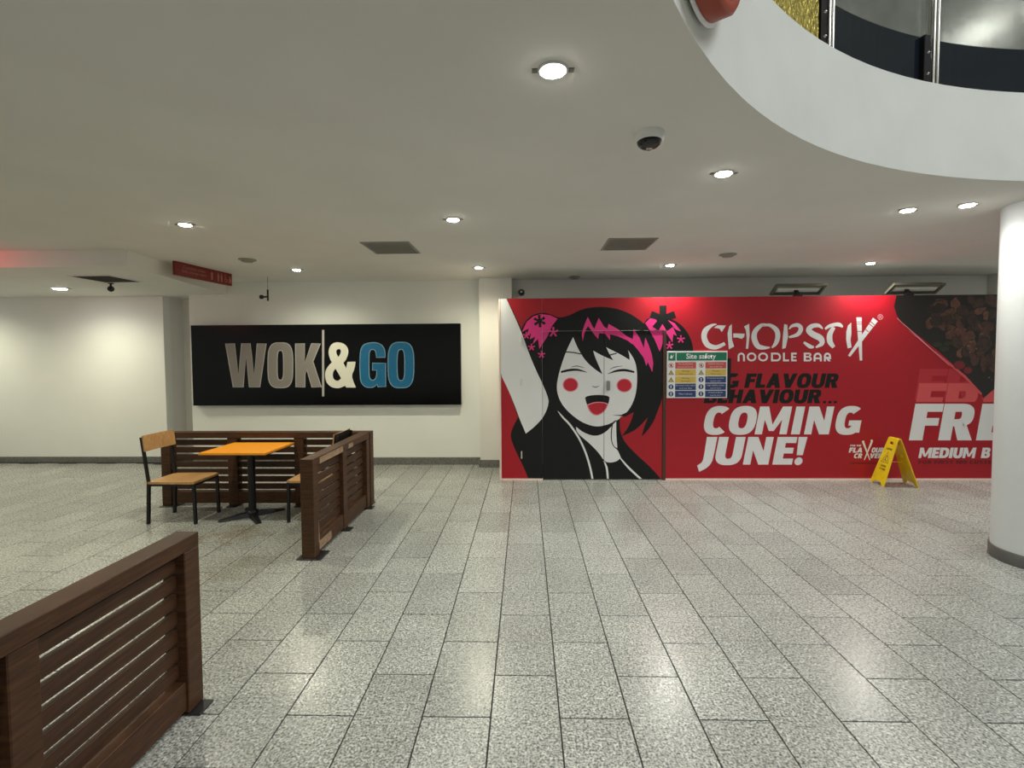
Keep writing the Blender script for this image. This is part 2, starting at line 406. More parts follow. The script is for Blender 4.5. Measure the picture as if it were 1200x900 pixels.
# ================================================================== DOWNLIGHTS
def downlight_proto():
    t = thing('recessed_downlight', '', 'ceiling light')
    MB().lathe([(.047, .0), (.051, -.006), (.060, -.007), (.067, -.002), (.067, 0.0)], (0, 0, 0), n=32).build('trim_ring', M_trim, t, world=False)
    MB().lathe([(.046, -.001), (.042, -.012), (.0, -.018)], (0, 0, 0), n=24).build('lamp', M_lamp, t, world=False)
    for s in (-1, 1):
        MB().box(s * .066, s * .088, -.014, .014, -.004, 0).build('spring_clip', M_housing, t, world=False)
    return t
def spot(loc, power, col, ang=158, blend=1.0):
    d = bpy.data.lights.new('downlight_beam', 'SPOT'); d.energy = power; d.color = col; d.spot_size = math.radians(ang); d.spot_blend = blend; d.shadow_soft_size = .035
    o = bpy.data.objects.new('downlight_beam', d); o.location = loc; COL.objects.link(o); return o
proto = None
DL = [  # x, y, z, power, colour, label
    (.122, 2.054, CH, 60, COOL, 'large bright ceiling downlight nearest the camera, left of the dome camera'),
    (1.312, 3.228, CH, 55, COOL, 'ceiling downlight right of the dome camera, by the opening edge'),
    (3.185, 4.094, CH, 36, COOL, 'left one of the two downlights close together near the white column'),
    (3.564, 3.976, CH, 22, COOL, 'right one of the two downlights close together, next to the white column'),
    (-3.035, 4.255, CH, 62, WARM, 'warm ceiling downlight above the chair and table, left of the first vent'),
    (-.623, 4.201, CH, 55, COOL, 'ceiling downlight above and right of the left square vent'),
    (-3.10, 6.47, CH, 62, WARM, 'small downlight over the middle of the black sign'),
    (-.62, 6.46, CH, 60, WARM, 'small downlight over the gap between black sign and red hoarding'),
    (1.92, 6.42, CH, 78, COOL, 'small downlight over the hoarding door, brightening its red top'),
    (4.53, 6.42, CH, 78, COOL, 'small downlight over the hoarding between the two floodlights'),
    (-6.66, 6.74, zb, 64, WARM, 'bright downlight in the dropped ceiling left of its dark vent'),
]
for (x, y, z, p, c, lab) in DL:
    t = downlight_proto() if proto is None else copy_tree(proto)
    if proto is None: proto = t
    t.location = (x, y, z); t.rotation_euler = (0, 0, 0.25 if x > 3 else 0); t.scale = (1.7, 1.7, 1) if z < CH else (1, 1, 1); t['label'] = lab
    spot((x, y, z - .03), p, c)
# the same downlights going on outside the frame
for (x, y, z, p, c) in ((7.1, 6.46, CH, 55, COOL), (-3.0, 2.05, CH, 50, WARM), (-5.5, 4.2, CH, 50, WARM), (-5.5, 2.05, CH, 45, WARM), (-1.3, -.6, CH, 45, COOL), (-8.9, 6.74, zb, 60, WARM), (5.6, 4.5, CH, 40, COOL)):
    t = copy_tree(proto); t.location = (x, y, z); t['label'] = 'downlight in the plain ceiling outside the frame of the photo'; t['group'] = 'downlights outside the view'
    spot((x, y, z - .03), p, c)

# ================================================================== CEILING FITTINGS
def vent(x0, x1, y0, y1, z, label, fm, sm, back):
    t = thing('ceiling_vent', label, 'vent', ((x0 + x1) / 2, (y0 + y1) / 2, z)); w_ = .022
    f = MB(); f.box(x0, x1, y0, y0 + w_, z - .008, z - .0005); f.box(x0, x1, y1 - w_, y1, z - .008, z - .0005)
    f.box(x0, x0 + w_, y0 + w_, y1 - w_, z - .008, z - .0005); f.box(x1 - w_, x1, y0 + w_, y1 - w_, z - .008, z - .0005)
    f.build('frame', fm, t)
    MB().box(x0 + w_, x1 - w_, y0 + w_, y1 - w_, z - .002, z - .0005).build('backing', back, t)
    s = MB(); n_ = 14
    for k in range(n_):
        y = y0 + w_ + (y1 - y0 - 2 * w_) * (k + .5) / n_; s.box(x0 + w_, x1 - w_, y - .008, y + .008, z - .006, z - .004)
    s.build('grille_slat', sm, t)['kind'] = 'stuff'
vent(-1.715, -1.20, 4.97, 5.525, CH, 'square grey ceiling vent left of the middle, above the black sign', M_ventf, M_ventf, M_ventf)
vent(.855, 1.36, 4.93, 5.465, CH, 'square grey ceiling vent above the hoarding door', M_ventf, M_ventf, M_ventf)
vent(-5.55, -5.02, 5.70, 6.24, zb, 'dark square vent in the dropped ceiling', M_trim, M_ventd, M_ventd)

def disc(x, y, r, label):
    t = thing('smoke_detector', label, 'smoke detector', (x, y, CH))
    MB().lathe([(r, 0), (r, -.008), (r * .85, -.014)], (x, y, CH), n=28).build('base', M_ventf, t)
    MB().lathe([(r * .7, -.014), (r * .62, -.030), (r * .3, -.036), (0, -.037)], (x, y, CH), n=24).build('sensor_head', M_ventf, t)
disc(-3.37, 5.78, .10, 'flat round ceiling disc beside the red direction sign')
disc(2.41, 5.78, .10, 'flat round ceiling disc above the white logo lettering')
disc(.745, 7.28, .09, 'flat round ceiling disc close to the wall above the cartoon face')

t = thing('dome_camera', 'white dome security camera with black lens window on the ceiling near the opening', 'camera', (.677, 2.65, CH))
MB().lathe([(.082, 0), (.082, -.012), (.076, -.034), (.066, -.042)], (.677, 2.65, CH), n=36).build('housing', M_white, t)
MB().lathe([(.066, -.042), (.060, -.058), (.042, -.072), (.018, -.078), (0, -.079)], (.677, 2.65, CH), n=32).build('dome', M_dome, t)
MB().lathe([(.016, -.074), (.016, -.084), (.010, -.0845), (0, -.083)], (.677, 2.65, CH), n=16).build('lens', M_chrome, t)
t = thing('dome_camera', 'small black ball camera hanging from the dropped ceiling under its vent', 'camera', (-5.53, 6.30, zb))
MB().lathe([(.035, 0), (.035, -.010), (.012, -.014), (.012, -.045)], (-5.53, 6.30, zb), n=16).build('mount', M_blackm, t)
MB().lathe([(.010, -.04), (.030, -.05), (.040, -.075), (.034, -.10), (.015, -.115), (0, -.118)], (-5.53, 6.30, zb), n=20).build('ball', M_dome, t)
t = thing('dome_camera', 'small round camera on the wall above the left end of the hoarding', 'camera', (-.056, 7.5, 2.70))
MB().lathe([(.055, 0), (.055, .02), (.048, .03)], (-.056, 7.5, 2.70), axis='Y', n=24).build('base', M_ventf, t)
MB().lathe([(.044, .03), (.040, .05), (.025, .068), (0, .075)], (-.056, 7.5, 2.70), axis='Y', n=24).build('ball', M_dome, t)
MB().box(-.072, -.040, 7.40, 7.43, 2.685, 2.715, bev=.004).build('lens_ring', M_white, t)

t = thing('hanging_bracket', 'small black bracket hanging on a thin rod above the black sign', 'bracket', (-3.79, 7.0, CH))
MB().lathe([(.004, 0), (.004, -.20)], (-3.79, 7.0, CH), n=8).build('rod', M_ventf, t)
MB().lathe([(.013, -.19), (.013, -.355)], (-3.79, 7.0, CH), n=10).build('upright', M_blackm, t)
MB().tube([(-3.79, 7.0, 2.605), (-3.89, 7.0, 2.603)], .013, 10).build('arm', M_blackm, t)
MB().lathe([(.012, -.03), (.03, -.02), (.03, .02), (.012, .03)], (-3.885, 7.0, 2.603), n=14).build('knob', M_blackm, t)

# ================================================================== DRAWING (flat print)
def chaikin(P, it=2, lim=48):
    for _ in range(it):
        Q = []; n_ = len(P)
        for i in range(n_):
            a, b, c = Vector(P[i - 1][:2]), Vector(P[i][:2]), Vector(P[(i + 1) % n_][:2])
            d1, d2 = (b - a), (c - b)
            if d1.length < 1e-6 or d2.length < 1e-6: continue
            an = math.degrees(d1.angle(d2))
            if an > lim or an < 2: Q.append(tuple(b))
            else: Q += [tuple(b - d1 * .25), tuple(b + d2 * .25)]
        P = Q
    return P
def stroke(pts, closed=False):
    """pts (x, y, w) -> list of quads, plus round joints"""
    out_ = []; P = [(Vector(p[:2]), p[2]) for p in pts]
    if closed: P.append(P[0])
    L, R_ = [], []
    for i, (p, w_) in enumerate(P):
        if closed: a = P[i - 1 if i else -2][0]; b = P[i + 1 if i < len(P) - 1 else 1][0]
        else: a = P[max(i - 1, 0)][0]; b = P[min(i + 1, len(P) - 1)][0]
        d = (b - a)
        d = d.normalized() if d.length > 1e-6 else Vector((1, 0)); nrm = Vector((-d.y, d.x)) * w_ / 2
        L.append(p + nrm); R_.append(p - nrm)
    for i in range(len(P) - 1): out_.append([tuple(L[i]), tuple(L[i + 1]), tuple(R_[i + 1]), tuple(R_[i])])
    return out_
def spline(pts, n_=5):
    P = [Vector(p) for p in pts]; o_ = []
    for i in range(len(P) - 1):
        p0, p1, p2, p3 = P[max(i - 1, 0)], P[i], P[i + 1], P[min(i + 2, len(P) - 1)]
        for k in range(n_):
            t_ = k / n_; o_.append(tuple(.5 * ((2 * p1) + (p2 - p0) * t_ + (2 * p0 - 5 * p1 + 4 * p2 - p3) * t_ ** 2 + (3 * p1 - p0 - 3 * p2 + p3) * t_ ** 3)))
    return o_ + [tuple(P[-1])]
def ell(cx, cy, rx, ry, n_=36, pw=2.0):
    o_ = []
    for k in range(n_):
        a_ = 2 * PI * k / n_; c, s = math.cos(a_), math.sin(a_)
        o_.append((cx + rx * math.copysign(abs(c) ** (2 / pw), c), cy + ry * math.copysign(abs(s) ** (2 / pw), s)))
    return o_
def ring(cx, cy, rx, ry, tx, ty, a0=0, a1=360, pw=2.6, n_=40):
    """quads of a ring sector; angles in degrees, y up"""
    O_, I_ = [], []
    for k in range(n_ + 1):
        a_ = math.radians(a0 + (a1 - a0) * k / n_); c, s = math.cos(a_), math.sin(a_)
        f = lambda q: math.copysign(abs(q) ** (2 / pw), q)
        O_.append((cx + rx * f(c), cy + ry * f(s))); I_.append((cx + (rx - tx) * f(c), cy + (ry - ty) * f(s)))
    return [[O_[k], O_[k + 1], I_[k + 1], I_[k]] for k in range(n_)]
def star(cx, cy, r, arms=5, w_=.3, rot=90):
    o_ = []
    for k in range(arms):
        a_ = math.radians(rot + 360 * k / arms); o_ += stroke([(cx, cy, r * w_), (cx + r * math.cos(a_), cy - r * math.sin(a_), r * w_ * 1.35)])
    return o_

# heavy sans glyphs: unit height, y up; s stem, t bar
def para(x0, y0, x1, y1, s): return [(x0, y0), (x0 + s, y0), (x1 + s, y1), (x1, y1)]
def rect(x0, y0, x1, y1): return [(x0, y0), (x1, y0), (x1, y1), (x0, y1)]
def glyph(ch, s, t):
    """returns (width, polygons)"""
    g = []
    if ch == 'I': return s, [rect(0, 0, s, 1)]
    if ch == 'L': w_ = s * 2.05; return w_, [rect(0, 0, s, 1), rect(s, 0, w_, t)]
    if ch in 'FE':
        w_ = s * 2.1; g = [rect(0, 0, s, 1), rect(s, 1 - t, w_, 1), rect(s, .5 - t * .45, w_ * .93, .5 + t * .5)]
        if ch == 'E': g.append(rect(s, 0, w_, t))
        return w_, g
    if ch == 'T': w_ = s * 2.5; return w_, [rect(0, 1 - t, w_, 1), rect(w_ / 2 - s / 2, 0, w_ / 2 + s / 2, 1 - t)]
    if ch == 'H': w_ = s * 2.7; return w_, [rect(0, 0, s, 1), rect(w_ - s, 0, w_, 1), rect(s, .5 - t / 2, w_ - s, .5 + t / 2)]
    if ch == 'N': w_ = s * 2.9; return w_, [rect(0, 0, s * .85, 1), rect(w_ - s * .85, 0, w_, 1), para(w_ - s * 1.15, 0, 0, 1, s * 1.15)]
    if ch == 'M':
        w_ = s * 3.7; k = s * .85; return w_, [rect(0, 0, k, 1), rect(w_ - k, 0, w_, 1), [(0, 1), (s * 1.05, 1), (w_ / 2 + s * .28, .12), (w_ / 2 - s * .28, .12)], [(w_, 1), (w_ - s * 1.05, 1), (w_ / 2 - s * .28, .12), (w_ / 2 + s * .28, .12)]]
    if ch in 'OCGQ0':
        w_ = s * (2.9 if ch != '0' else 2.5); c = w_ / 2; ty = t * 1.08
        if ch in 'O0': return w_, ring(c, .5, c, .52, s, ty, 0, 360)
        if ch == 'C': return w_ * .94, ring(c, .5, c, .52, s, ty, 48, 312)
        return w_, ring(c, .5, c, .52, s, ty, 48, 325) + [rect(w_ - s * .95, .06, w_ - s * .05, .5), rect(c + s * .02, .5 - t * .85, w_ - s * .05, .5)]
    if ch == 'U': w_ = s * 2.75; c = w_ / 2; return w_, [rect(0, .4, s, 1), rect(w_ - s, .4, w_, 1)] + ring(c, .41, c, .43, s, t * 1.05, 180, 360)
    if ch == 'J': w_ = s * 1.8; return w_, [rect(w_ - s, .2, w_, 1)] + ring(w_ - s * 1.2, .2, s * 1.2, .32, s, t, 200, 360)
    if ch in 'DPRB':
        w_ = s * 2.6
        if ch == 'D': return w_ * 1.08, [rect(0, 0, s, 1), rect(s, 0, w_ * .5, t), rect(s, 1 - t, w_ * .5, 1)] + ring(w_ * .48, .5, w_ * .60, .5, s, t, -90, 90)
        if ch == 'B':
            return w_, [rect(0, 0, s, 1), rect(s, 0, w_ * .6, t * .95), rect(s, 1 - t * .95, w_ * .58, 1), rect(s, .5 - t * .4, w_ * .6, .5 + t * .4)] + ring(w_ * .55, .28, w_ * .45, .28, s * .95, t * .9, -90, 90) + ring(w_ * .53, .74, w_ * .42, .26, s * .9, t * .85, -90, 90)
        g = [rect(0, 0, s, 1), rect(s, 1 - t, w_ * .55, 1), rect(s, .38, w_ * .55, .38 + t * .9)] + ring(w_ * .53, .69, w_ * .45, .31, s, t * .95, -90, 90)
        if ch == 'R': g.append([(w_ - s * 1.05 + .0, 0), (w_ + s * .12, 0), (w_ * .78, .45), (w_ * .78 - s, .45)])
        return w_ * (1.04 if ch == 'R' else 1), g
    if ch in 'AV':
        w_ = s * 3.0; k = s * 1.05
        g = [para(0, 0, w_ / 2 - k / 2 - .0, 1, k), para(w_ - k, 0, w_ / 2 - k / 2, 1, k)]
        if ch == 'V': return w_, [[(x, 1 - y) for x, y in p] for p in g]
        return w_, g + [rect(w_ * .25, .18, w_ * .75, .18 + t * .85)]
    if ch == 'X': w_ = s * 2.9; return w_, [para(0, 0, w_ - s * 1.1, 1, s * 1.1), para(w_ - s * 1.1, 0, 0, 1, s * 1.1)]
    if ch == 'Y': w_ = s * 2.9; return w_, [rect(w_ / 2 - s / 2, 0, w_ / 2 + s / 2, .5), para(w_ / 2 - s / 2, .4, 0, 1, s), para(w_ / 2 - s / 2, .4, w_ - s, 1, s)]
    if ch == 'S':
        w_ = s * 2.35; c = w_ / 2; k = t * .98
        return w_, ring(c, .74, c, .28, s * .95, k, 30, 235) + ring(c, .27, c, .29, s * .95, k, -150, 55) + [[(0 + s * .25, .62), (s * 1.0, .45), (w_ - s * .25, .40), (w_ - s * 1.0, .60)]]
    if ch == '1': return s * 1.5, [rect(s * .5, 0, s * 1.5, 1), [(0, .7), (0, .85), (s * .6, 1), (s * .6, .78)]]
    if ch == '.': return s, [rect(0, 0, s, t * 1.2)]
    if ch == '!': return s * 1.1, [[(s * .2, .34), (s * .95, .34), (s * 1.1, 1), (0, 1)], ell(s * .58, .12, s * .5, .14, 20)]
    if ch == ' ': return s * .9, []
    return s, []
def words(txt, x0, x1, yb, yt, slant=.2, s=.30, t=.20, gap=.06):
    """lay a word out in a sheet box (y grows down); returns polygons"""
    gl = [glyph(c, s, t) for c in txt]; W = sum(g[0] for g in gl) + gap * (len(gl) - 1); h = yb - yt
    k = (x1 - x0) / W; o_ = []; x = 0
    for w_, ps in gl:
        for p in ps: o_.append([(x0 + (x + a_) * k + (b_ - .5) * h * slant, yb - b_ * h) for a_, b_ in p])
        x += w_ + gap
    return o_
def sheet(nx, nz, d):
    def f(u, v):
        k = d[0] * u + d[1] * v + 1
        return ((nx[0] * u + nx[1] * v + nx[2]) / k, (nz[0] * u + nz[1] * v + nz[2]) / k)
    return f
DD = (4.019522607e-05, -6.882226826e-05)
# the hoarding print and the black sign are each drawn in a flat coordinate system of their own
sheetA = sheet((0.011598935428, -5.81976949e-05, -7.115978013), (-6.9103e-08, -0.011710251, 6.588087472), DD)
sheetB = sheet((0.0131620385, -6.604056966e-05, -8.074945954), (-9.287e-06, -0.0132725884, 7.246819015), DD)

def tris(poly):
    P = [Vector((x, y, 0)) for x, y in poly]
    if len(P) < 3: return []
    return [[poly[i] for i in t_] for t_ in tessellate_polygon([P])]
def clip(poly, x0, x1, z0, z1):
    for (ax, v_, sg) in ((0, x0, 1), (0, x1, -1), (1, z0, 1), (1, z1, -1)):
        o_ = []
        for i in range(len(poly)):
            a_, b_ = poly[i - 1], poly[i]; da, db = (a_[ax] - v_) * sg, (b_[ax] - v_) * sg
            if (da >= 0) != (db >= 0):
                k = da / (da - db); o_.append((a_[0] + (b_[0] - a_[0]) * k, a_[1] + (b_[1] - a_[1]) * k))
            if db >= 0: o_.append(b_)
        poly = o_
        if len(poly) < 3: return []
    return poly

# ================================================================== RED HOARDING
HY = 6.53
HX0, HX1, HZ0, HZ1 = -.333, 8.6, .022, 2.49
DX0, DXM, DX1, DZ = .232, 1.073, 1.870, 2.045
hoard = thing('shop_hoarding', 'long red printed hoarding with cartoon face, double door and white lettering', 'hoarding', (-.333, HY, 0))
regions = {   # name -> (x0, x1, z0, z1, setback)
    'left':   (HX0, DX0 - .003, HZ0, HZ1, 0),
    'header': (DX0, DX1 + .038, DZ + .004, HZ1, 0),
    'doorL':  (DX0 + .002, DXM - .003, HZ0 - .008, DZ, .010),
    'doorR':  (DXM + .003, DX1 - .004, HZ0 - .008, DZ, .010),
    'right':  (DX1 + .041, 6.42, HZ0, HZ1, 0),
    'far':    (6.423, HX1, HZ0, HZ1, 0),
}
objs = {}
for k, (x0, x1, z0, z1, sb) in regions.items():
    nm = 'door' if k.startswith('door') else 'panel'
    o = MB().box(x0, x1, HY + sb, HY + sb + .045, z0, z1).build(nm, [M_red, M_groove], hoard); objs[k] = o
    for p_ in o.data.polygons: p_.material_index = 0 if p_.normal.y < -.9 else 1
objs['doorL']['label'] = 'left door leaf in the hoarding'; objs['doorR']['label'] = 'right door leaf with the handle'
MB().box(DX1 - .002, DX1 + .039, HY - .006, HY + .05, 0, DZ + .002, bev=.002).build('door_post', M_frame, hoard)
MB().box(HX0 - .028, HX0 - .002, HY - .002, 7.276, 0, HZ1).build('end_strip', M_kerb, hoard)['label'] = 'pale timber return at the left end'
MB().box(HX0, DX0, HY - .012, HY + .05, 0, HZ0 - .001).build('bottom_strip', M_kerb, hoard)
MB().box(DX1 + .041, HX1, HY - .012, HY + .05, 0, HZ0 - .001).build('bottom_strip', M_kerb, hoard)
hd = MB().box(1.105, 1.145, HY - .055, HY + .009, 1.235, 1.375, bev=.008).build('door_handle', M_handle, objs['doorR'])
for z in (.35, 1.35, 1.95):
    MB().lathe([(.008, -.05), (.008, .05)], (DX0 - .29, HY - .004, z), n=8).build('hinge', M_trim, objs['left'])

ART = {}
def art(kind, M_, polys, layer, conv=sheetA, smooth=False, tr=None):
    for pi_, p in enumerate(polys):
        q = chaikin(p) if smooth else p
        if tr: q = [tr(*a_) for a_ in q]
        for t_ in tris([conv(*a_) for a_ in q]): ART.setdefault((kind, M_.name), []).append((t_, layer + .1 * (pi_ % 9), M_))
Gq = lambda x, y: (570 + x / 3.913, 340 + y / 3.913)                  # figure units
Q4 = lambda x, y: (680 + x / 8.57, 345 + y / 8.57)
L5 = lambda x, y: (815 + x / 5.217, 360 + y / 5.217)                  # logo units
L6 = lambda x, y: (815 + x / 5.217, 430 + y / 5.217)                  # slogan units
L7 = lambda x, y: (980 + x / 6.316, 500 + y / 6.316)
L8 = lambda x, y: (1035 + x / 4.733, 340 + y / 4.733)
FIG = 'figure_print'
black = [
 [(150,580),(160,185),(165,165),(185,135),(215,112),(250,103),(290,108),(330,127),(360,122),(390,112),(420,95),(460,82),(510,76),(560,78),(610,88),(660,108),(700,135),(727,157),(760,200),(790,250),(808,300),(818,360),(820,450),(812,480),(800,520),(788,550),(770,600),(740,645),(713,672),(725,625),(742,583),(700,630),(660,655),(620,670),(645,640),(665,600),(676,562),(655,555),(620,572),(320,600)],
 [(320,560),(612,575),(612,640),(625,680),(650,715),(690,755),(735,795),(780,840),(805,872),(195,872),(170,810),(150,770),(118,700),(110,665),(120,630),(150,575)],
 [(720,158),(733,135),(745,128),(800,124),(860,135),(905,168),(935,215),(948,260),(950,300),(930,330),(820,490),(780,250)],
]
art(FIG, M_pblack, black, 1, smooth=True, tr=Gq)
art(FIG, M_pblack, stroke([(52, 355, 7), (100, 440, 7), (152, 590, 9)]) + stroke([(86, 30, 6), (162, 188, 7)]), 2, tr=Gq)
art(FIG, M_pwhite, [[(54,36),(90,36),(160,187),(205,320),(287,492),(283,535),(262,582),(226,622),(181,658),(152,590),(130,530),(100,455),(54,365)]], 3, smooth=True, tr=Gq)
art(FIG, M_pwhite, [[(398,215),(412,250),(432,290),(460,330),(500,365),(533,386),(514,342),(499,308),(490,277),(530,300),(583,322),(565,295),(550,262),(590,282),(620,297),(657,320),(657,300),(650,275),(675,310),(688,345),(693,400),(688,470),(672,520),(645,562),(600,600),(550,620),(500,628),(440,608),(390,572),(350,530),(330,490),(322,450),(328,400),(345,340),(370,270)]], 3, smooth=True, tr=Gq)
art(FIG, M_pwhite, [[(412,627),(440,650),(480,667),(510,669),(545,654),(574,625),(570,660),(572,695),(583,720),(603,733),(617,768),(600,786),(565,793),(541,785),(515,745),(470,700),(430,668),(412,645)]], 3, smooth=True, tr=Gq)
art(FIG, M_pwhite, [[(584,600),(596,596),(596,660),(601,725),(586,718),(575,690),(576,640)]], 3, smooth=True, tr=Gq)
art(FIG, M_red, [[(614,582),(670,566),(655,612),(622,664),(614,640)]], 3, tr=Gq)
art(FIG, M_pblack, [[(578,574),(620,572),(655,555),(678,558),(640,580)]], 4, tr=Gq)
art(FIG, M_pblack, stroke([(362, 283, 5), (400, 286, 5), (434, 293, 5)]) + stroke([(566, 298, 5), (598, 289, 5)]) , 4, tr=Gq)
art(FIG, M_pblack, [[(412,624),(440,646),(480,664),(510,666),(545,651),(585,612),(600,598),(550,620),(500,628),(440,608)]], 4, tr=Gq)
art(FIG, M_pwhite, stroke(spline([(328, 555, 2), (352, 585, 8), (385, 620, 9), (425, 680, 9), (455, 745, 9), (475, 810, 9), (488, 872, 9)])), 4, tr=Gq)
art(FIG, M_pwhite, stroke(spline([(538, 783, 5), (552, 815, 9), (558, 872, 9)])) + stroke(spline([(611, 766, 5), (650, 812, 9), (714, 872, 9)])), 4, tr=Gq)
art(FIG, M_pblack, stroke(spline([(342, 376, 9), (380, 367, 11), (420, 366, 9), (461, 377, 2)])) + stroke(spline([(558, 384, 2), (595, 371, 9), (635, 367, 11), (679, 376, 8)])), 4, tr=Gq)
art(FIG, M_pblack, stroke(spline([(388, 353, 1), (415, 348, 3.5), (449, 356, 1)])) + stroke(spline([(565, 364, 1), (590, 353, 3.5), (626, 348, 1)])) + stroke(spline([(485, 440, 1.5), (500, 445, 3.5), (518, 440, 1.5)])), 4, tr=Gq)
art(FIG, M_mhalo, [ell(386, 434, 36, 33), ell(633, 437, 36, 32)], 4, tr=Gq)
art(FIG, M_tongue, [ell(386, 434, 32, 29), ell(633, 437, 32, 28)], 5, tr=Gq)
art(FIG, M_pblack, [[(453,494),(462,485),(510,480),(553,483),(565,491),(563,512),(554,538),(537,559),(515,571),(500,572),(483,563),(467,540),(457,512)]], 5, smooth=True, tr=Gq)
art(FIG, M_mhalo, [[(460,526),(488,515),(512,512),(540,514),(560,522),(552,544),(537,563),(515,575),(498,576),(480,566),(466,545)]], 6, smooth=True, tr=Gq)
art(FIG, M_tongue, [[(466,529),(490,519),(512,516),(538,518),(555,525),(547,544),(533,560),(514,571),(499,571),(484,562),(471,544)]], 7, smooth=True, tr=Gq)
art(FIG, M_ppink, [[(163,192),(185,145),(215,120),(250,110),(290,114),(326,131),(300,165),(280,212),(243,270),(237,224),(212,247),(224,213),(199,226),(205,196),(184,214),(194,176)]], 3, tr=Gq)
art(FIG, M_ppink, star(307,192,23) + star(183,208,16) + star(207,262,16) + star(253,295,17), 4, tr=Gq)
art(FIG, M_pblack, star(244,142,28,6,.32,95), 5, tr=Gq)
art(FIG, M_ppink, [[(25,470),(16,390),(40,310),(75,226),(128,330),(142,345),(185,235),(240,325),(272,345),(285,297),(380,350),(470,420),(530,450),(535,345),(600,440),(640,540),(655,432),(690,510),(720,600),(735,690),(725,780),(680,680),(665,718),(640,640),(590,570),(540,510),(470,460),(380,420),(300,400),(300,460),(250,395),(190,390),(180,448),(140,400),(100,345),(78,318),(58,350),(40,400)]], 3, tr=Q4)
art(FIG, M_ppink, [[(652,288),(700,240),(748,240),(790,290),(820,290),(858,350),(850,440),(800,575),(745,445),(690,350)],[(858,378),(882,345),(930,325),(970,418),(935,398),(925,482)],[(870,252),(950,290),(1012,372),(960,352),(912,312)]], 3, tr=Q4)
art(FIG, M_ppink, star(1010,450,40) + star(895,512,40), 4, tr=Q4)
art(FIG, M_pblack, star(830,240,128,5,.42,90), 5, tr=Q4)

LOGO = 'logo_print'
c_ = lambda pts: stroke(spline([tuple(p) for p in pts], 5))
cs = []
cs += c_([(128,104,6),(98,112,18),(62,142,32),(53,185,34),(75,230,34),(125,245,26),(180,222,20)])
cs += [[(112,126),(135,110),(186,112),(160,152),(148,132),(128,128)]]
cs += [[(222,102),(206,118),(196,160),(199,200),(204,258),(236,240),(224,200),(222,150)], [(297,118),(328,101),(331,170),(322,254),(308,254),(313,190),(308,140)], [(231,160),(300,162),(298,180),(284,194),(255,185),(231,186)]]
cs += c_([(438,104,6),(400,112,22),(364,150,30),(360,195,34),(382,238,32),(420,248,22),(455,246,8)])
cs += c_([(412,112,12),(455,110,20),(495,140,30),(503,180,30),(490,222,24),(466,248,8)])
cs += [[(543,103),(561,108),(566,180),(551,250),(530,255),(534,180)]] + c_([(572,134,6),(592,114,18),(628,110,24),(644,132,28),(625,166,24),(572,184,12)])
cs += c_([(778,132,8),(752,112,22),(712,116,28),(692,142,34),(722,168,38),(764,190,38),(772,222,28),(735,246,10)]) + c_([(724,244,10),(700,240,24),(662,214,14)])
cs += c_([(792,134,12),(818,116,20),(855,106,22),(882,108,24),(900,122,10)]) + c_([(846,122,22),(822,165,32),(822,210,34),(846,245,22)])
cs += [[(952,94),(953,160),(948,200),(954,246),(930,252),(921,200),(922,150),(932,112)]]
cs += [[(983,62),(1016,62),(1019,326),(1004,326)], [(1086,64),(1114,86),(946,303),(932,296)]]
art(LOGO, M_pwhite, cs, 2, tr=L5)
art(LOGO, M_tongue, [rect(985,88,1016,92), rect(985,101,1016,105), rect(987,146,1017,150), [(1072,86),(1096,106),(1093,110),(1069,90)], [(1062,99),(1087,118),(1084,122),(1059,103)], [(1038,132),(1060,149),(1057,153),(1035,136)]], 3, tr=L5)
art(LOGO, M_mhalo, ring(1130, 60, 17, 17, 4, 4, pw=2) + [rect(1123,51,1126,70), rect(1126,51,1134,54), rect(1126,58,1134,61), rect(1133,53,1136,60), [(1129,60),(1133,60),(1138,70),(1134,70)]], 2, tr=L5)
def arcs(x0, x1, yb, yt, w_):   # n-shaped arch
    h = (x1 - x0) / 2; return [rect(x0, yt + h, x0 + w_, yb), rect(x1 - w_, yt + h, x1, yb)] + ring((x0 + x1) / 2, yt + h, h, h, w_, w_, 180, 360, pw=2, n_=20)
nb = arcs(258, 302, 331, 278, 11) + ring(343, 304, 29, 27, 11, 11, pw=2.1) + ring(413, 304, 30, 27, 11, 11, pw=2.1)
nb += [rect(462,278,473,331), rect(473,278,496,289), rect(473,320,496,331)] + ring(495, 304.5, 27, 26.5, 11, 11, -90, 90, pw=2.1)
nb += [rect(535,278,546,331), rect(546,320,572,331), rect(585,278,596,331), rect(596,278,618,289), rect(596,300,615,309), rect(596,320,618,331)]
nb += [rect(662,278,675,331), rect(675,278,696,288), rect(675,299,696,308), rect(675,321,696,331)] + ring(694, 290, 14, 12, 11, 8, -90, 90, pw=2) + ring(694, 316, 17, 15, 12, 9, -90, 90, pw=2)
nb += arcs(722, 772, 331, 278, 12) + [rect(734,308,760,318)]
nb += arcs(785, 828, 318, 278, 12) + [rect(785,300,797,331), rect(795,303,822,312), [(810,308),(826,331),(812,331),(797,312)]]
art(LOGO, M_pwhite, nb, 2, tr=L5)

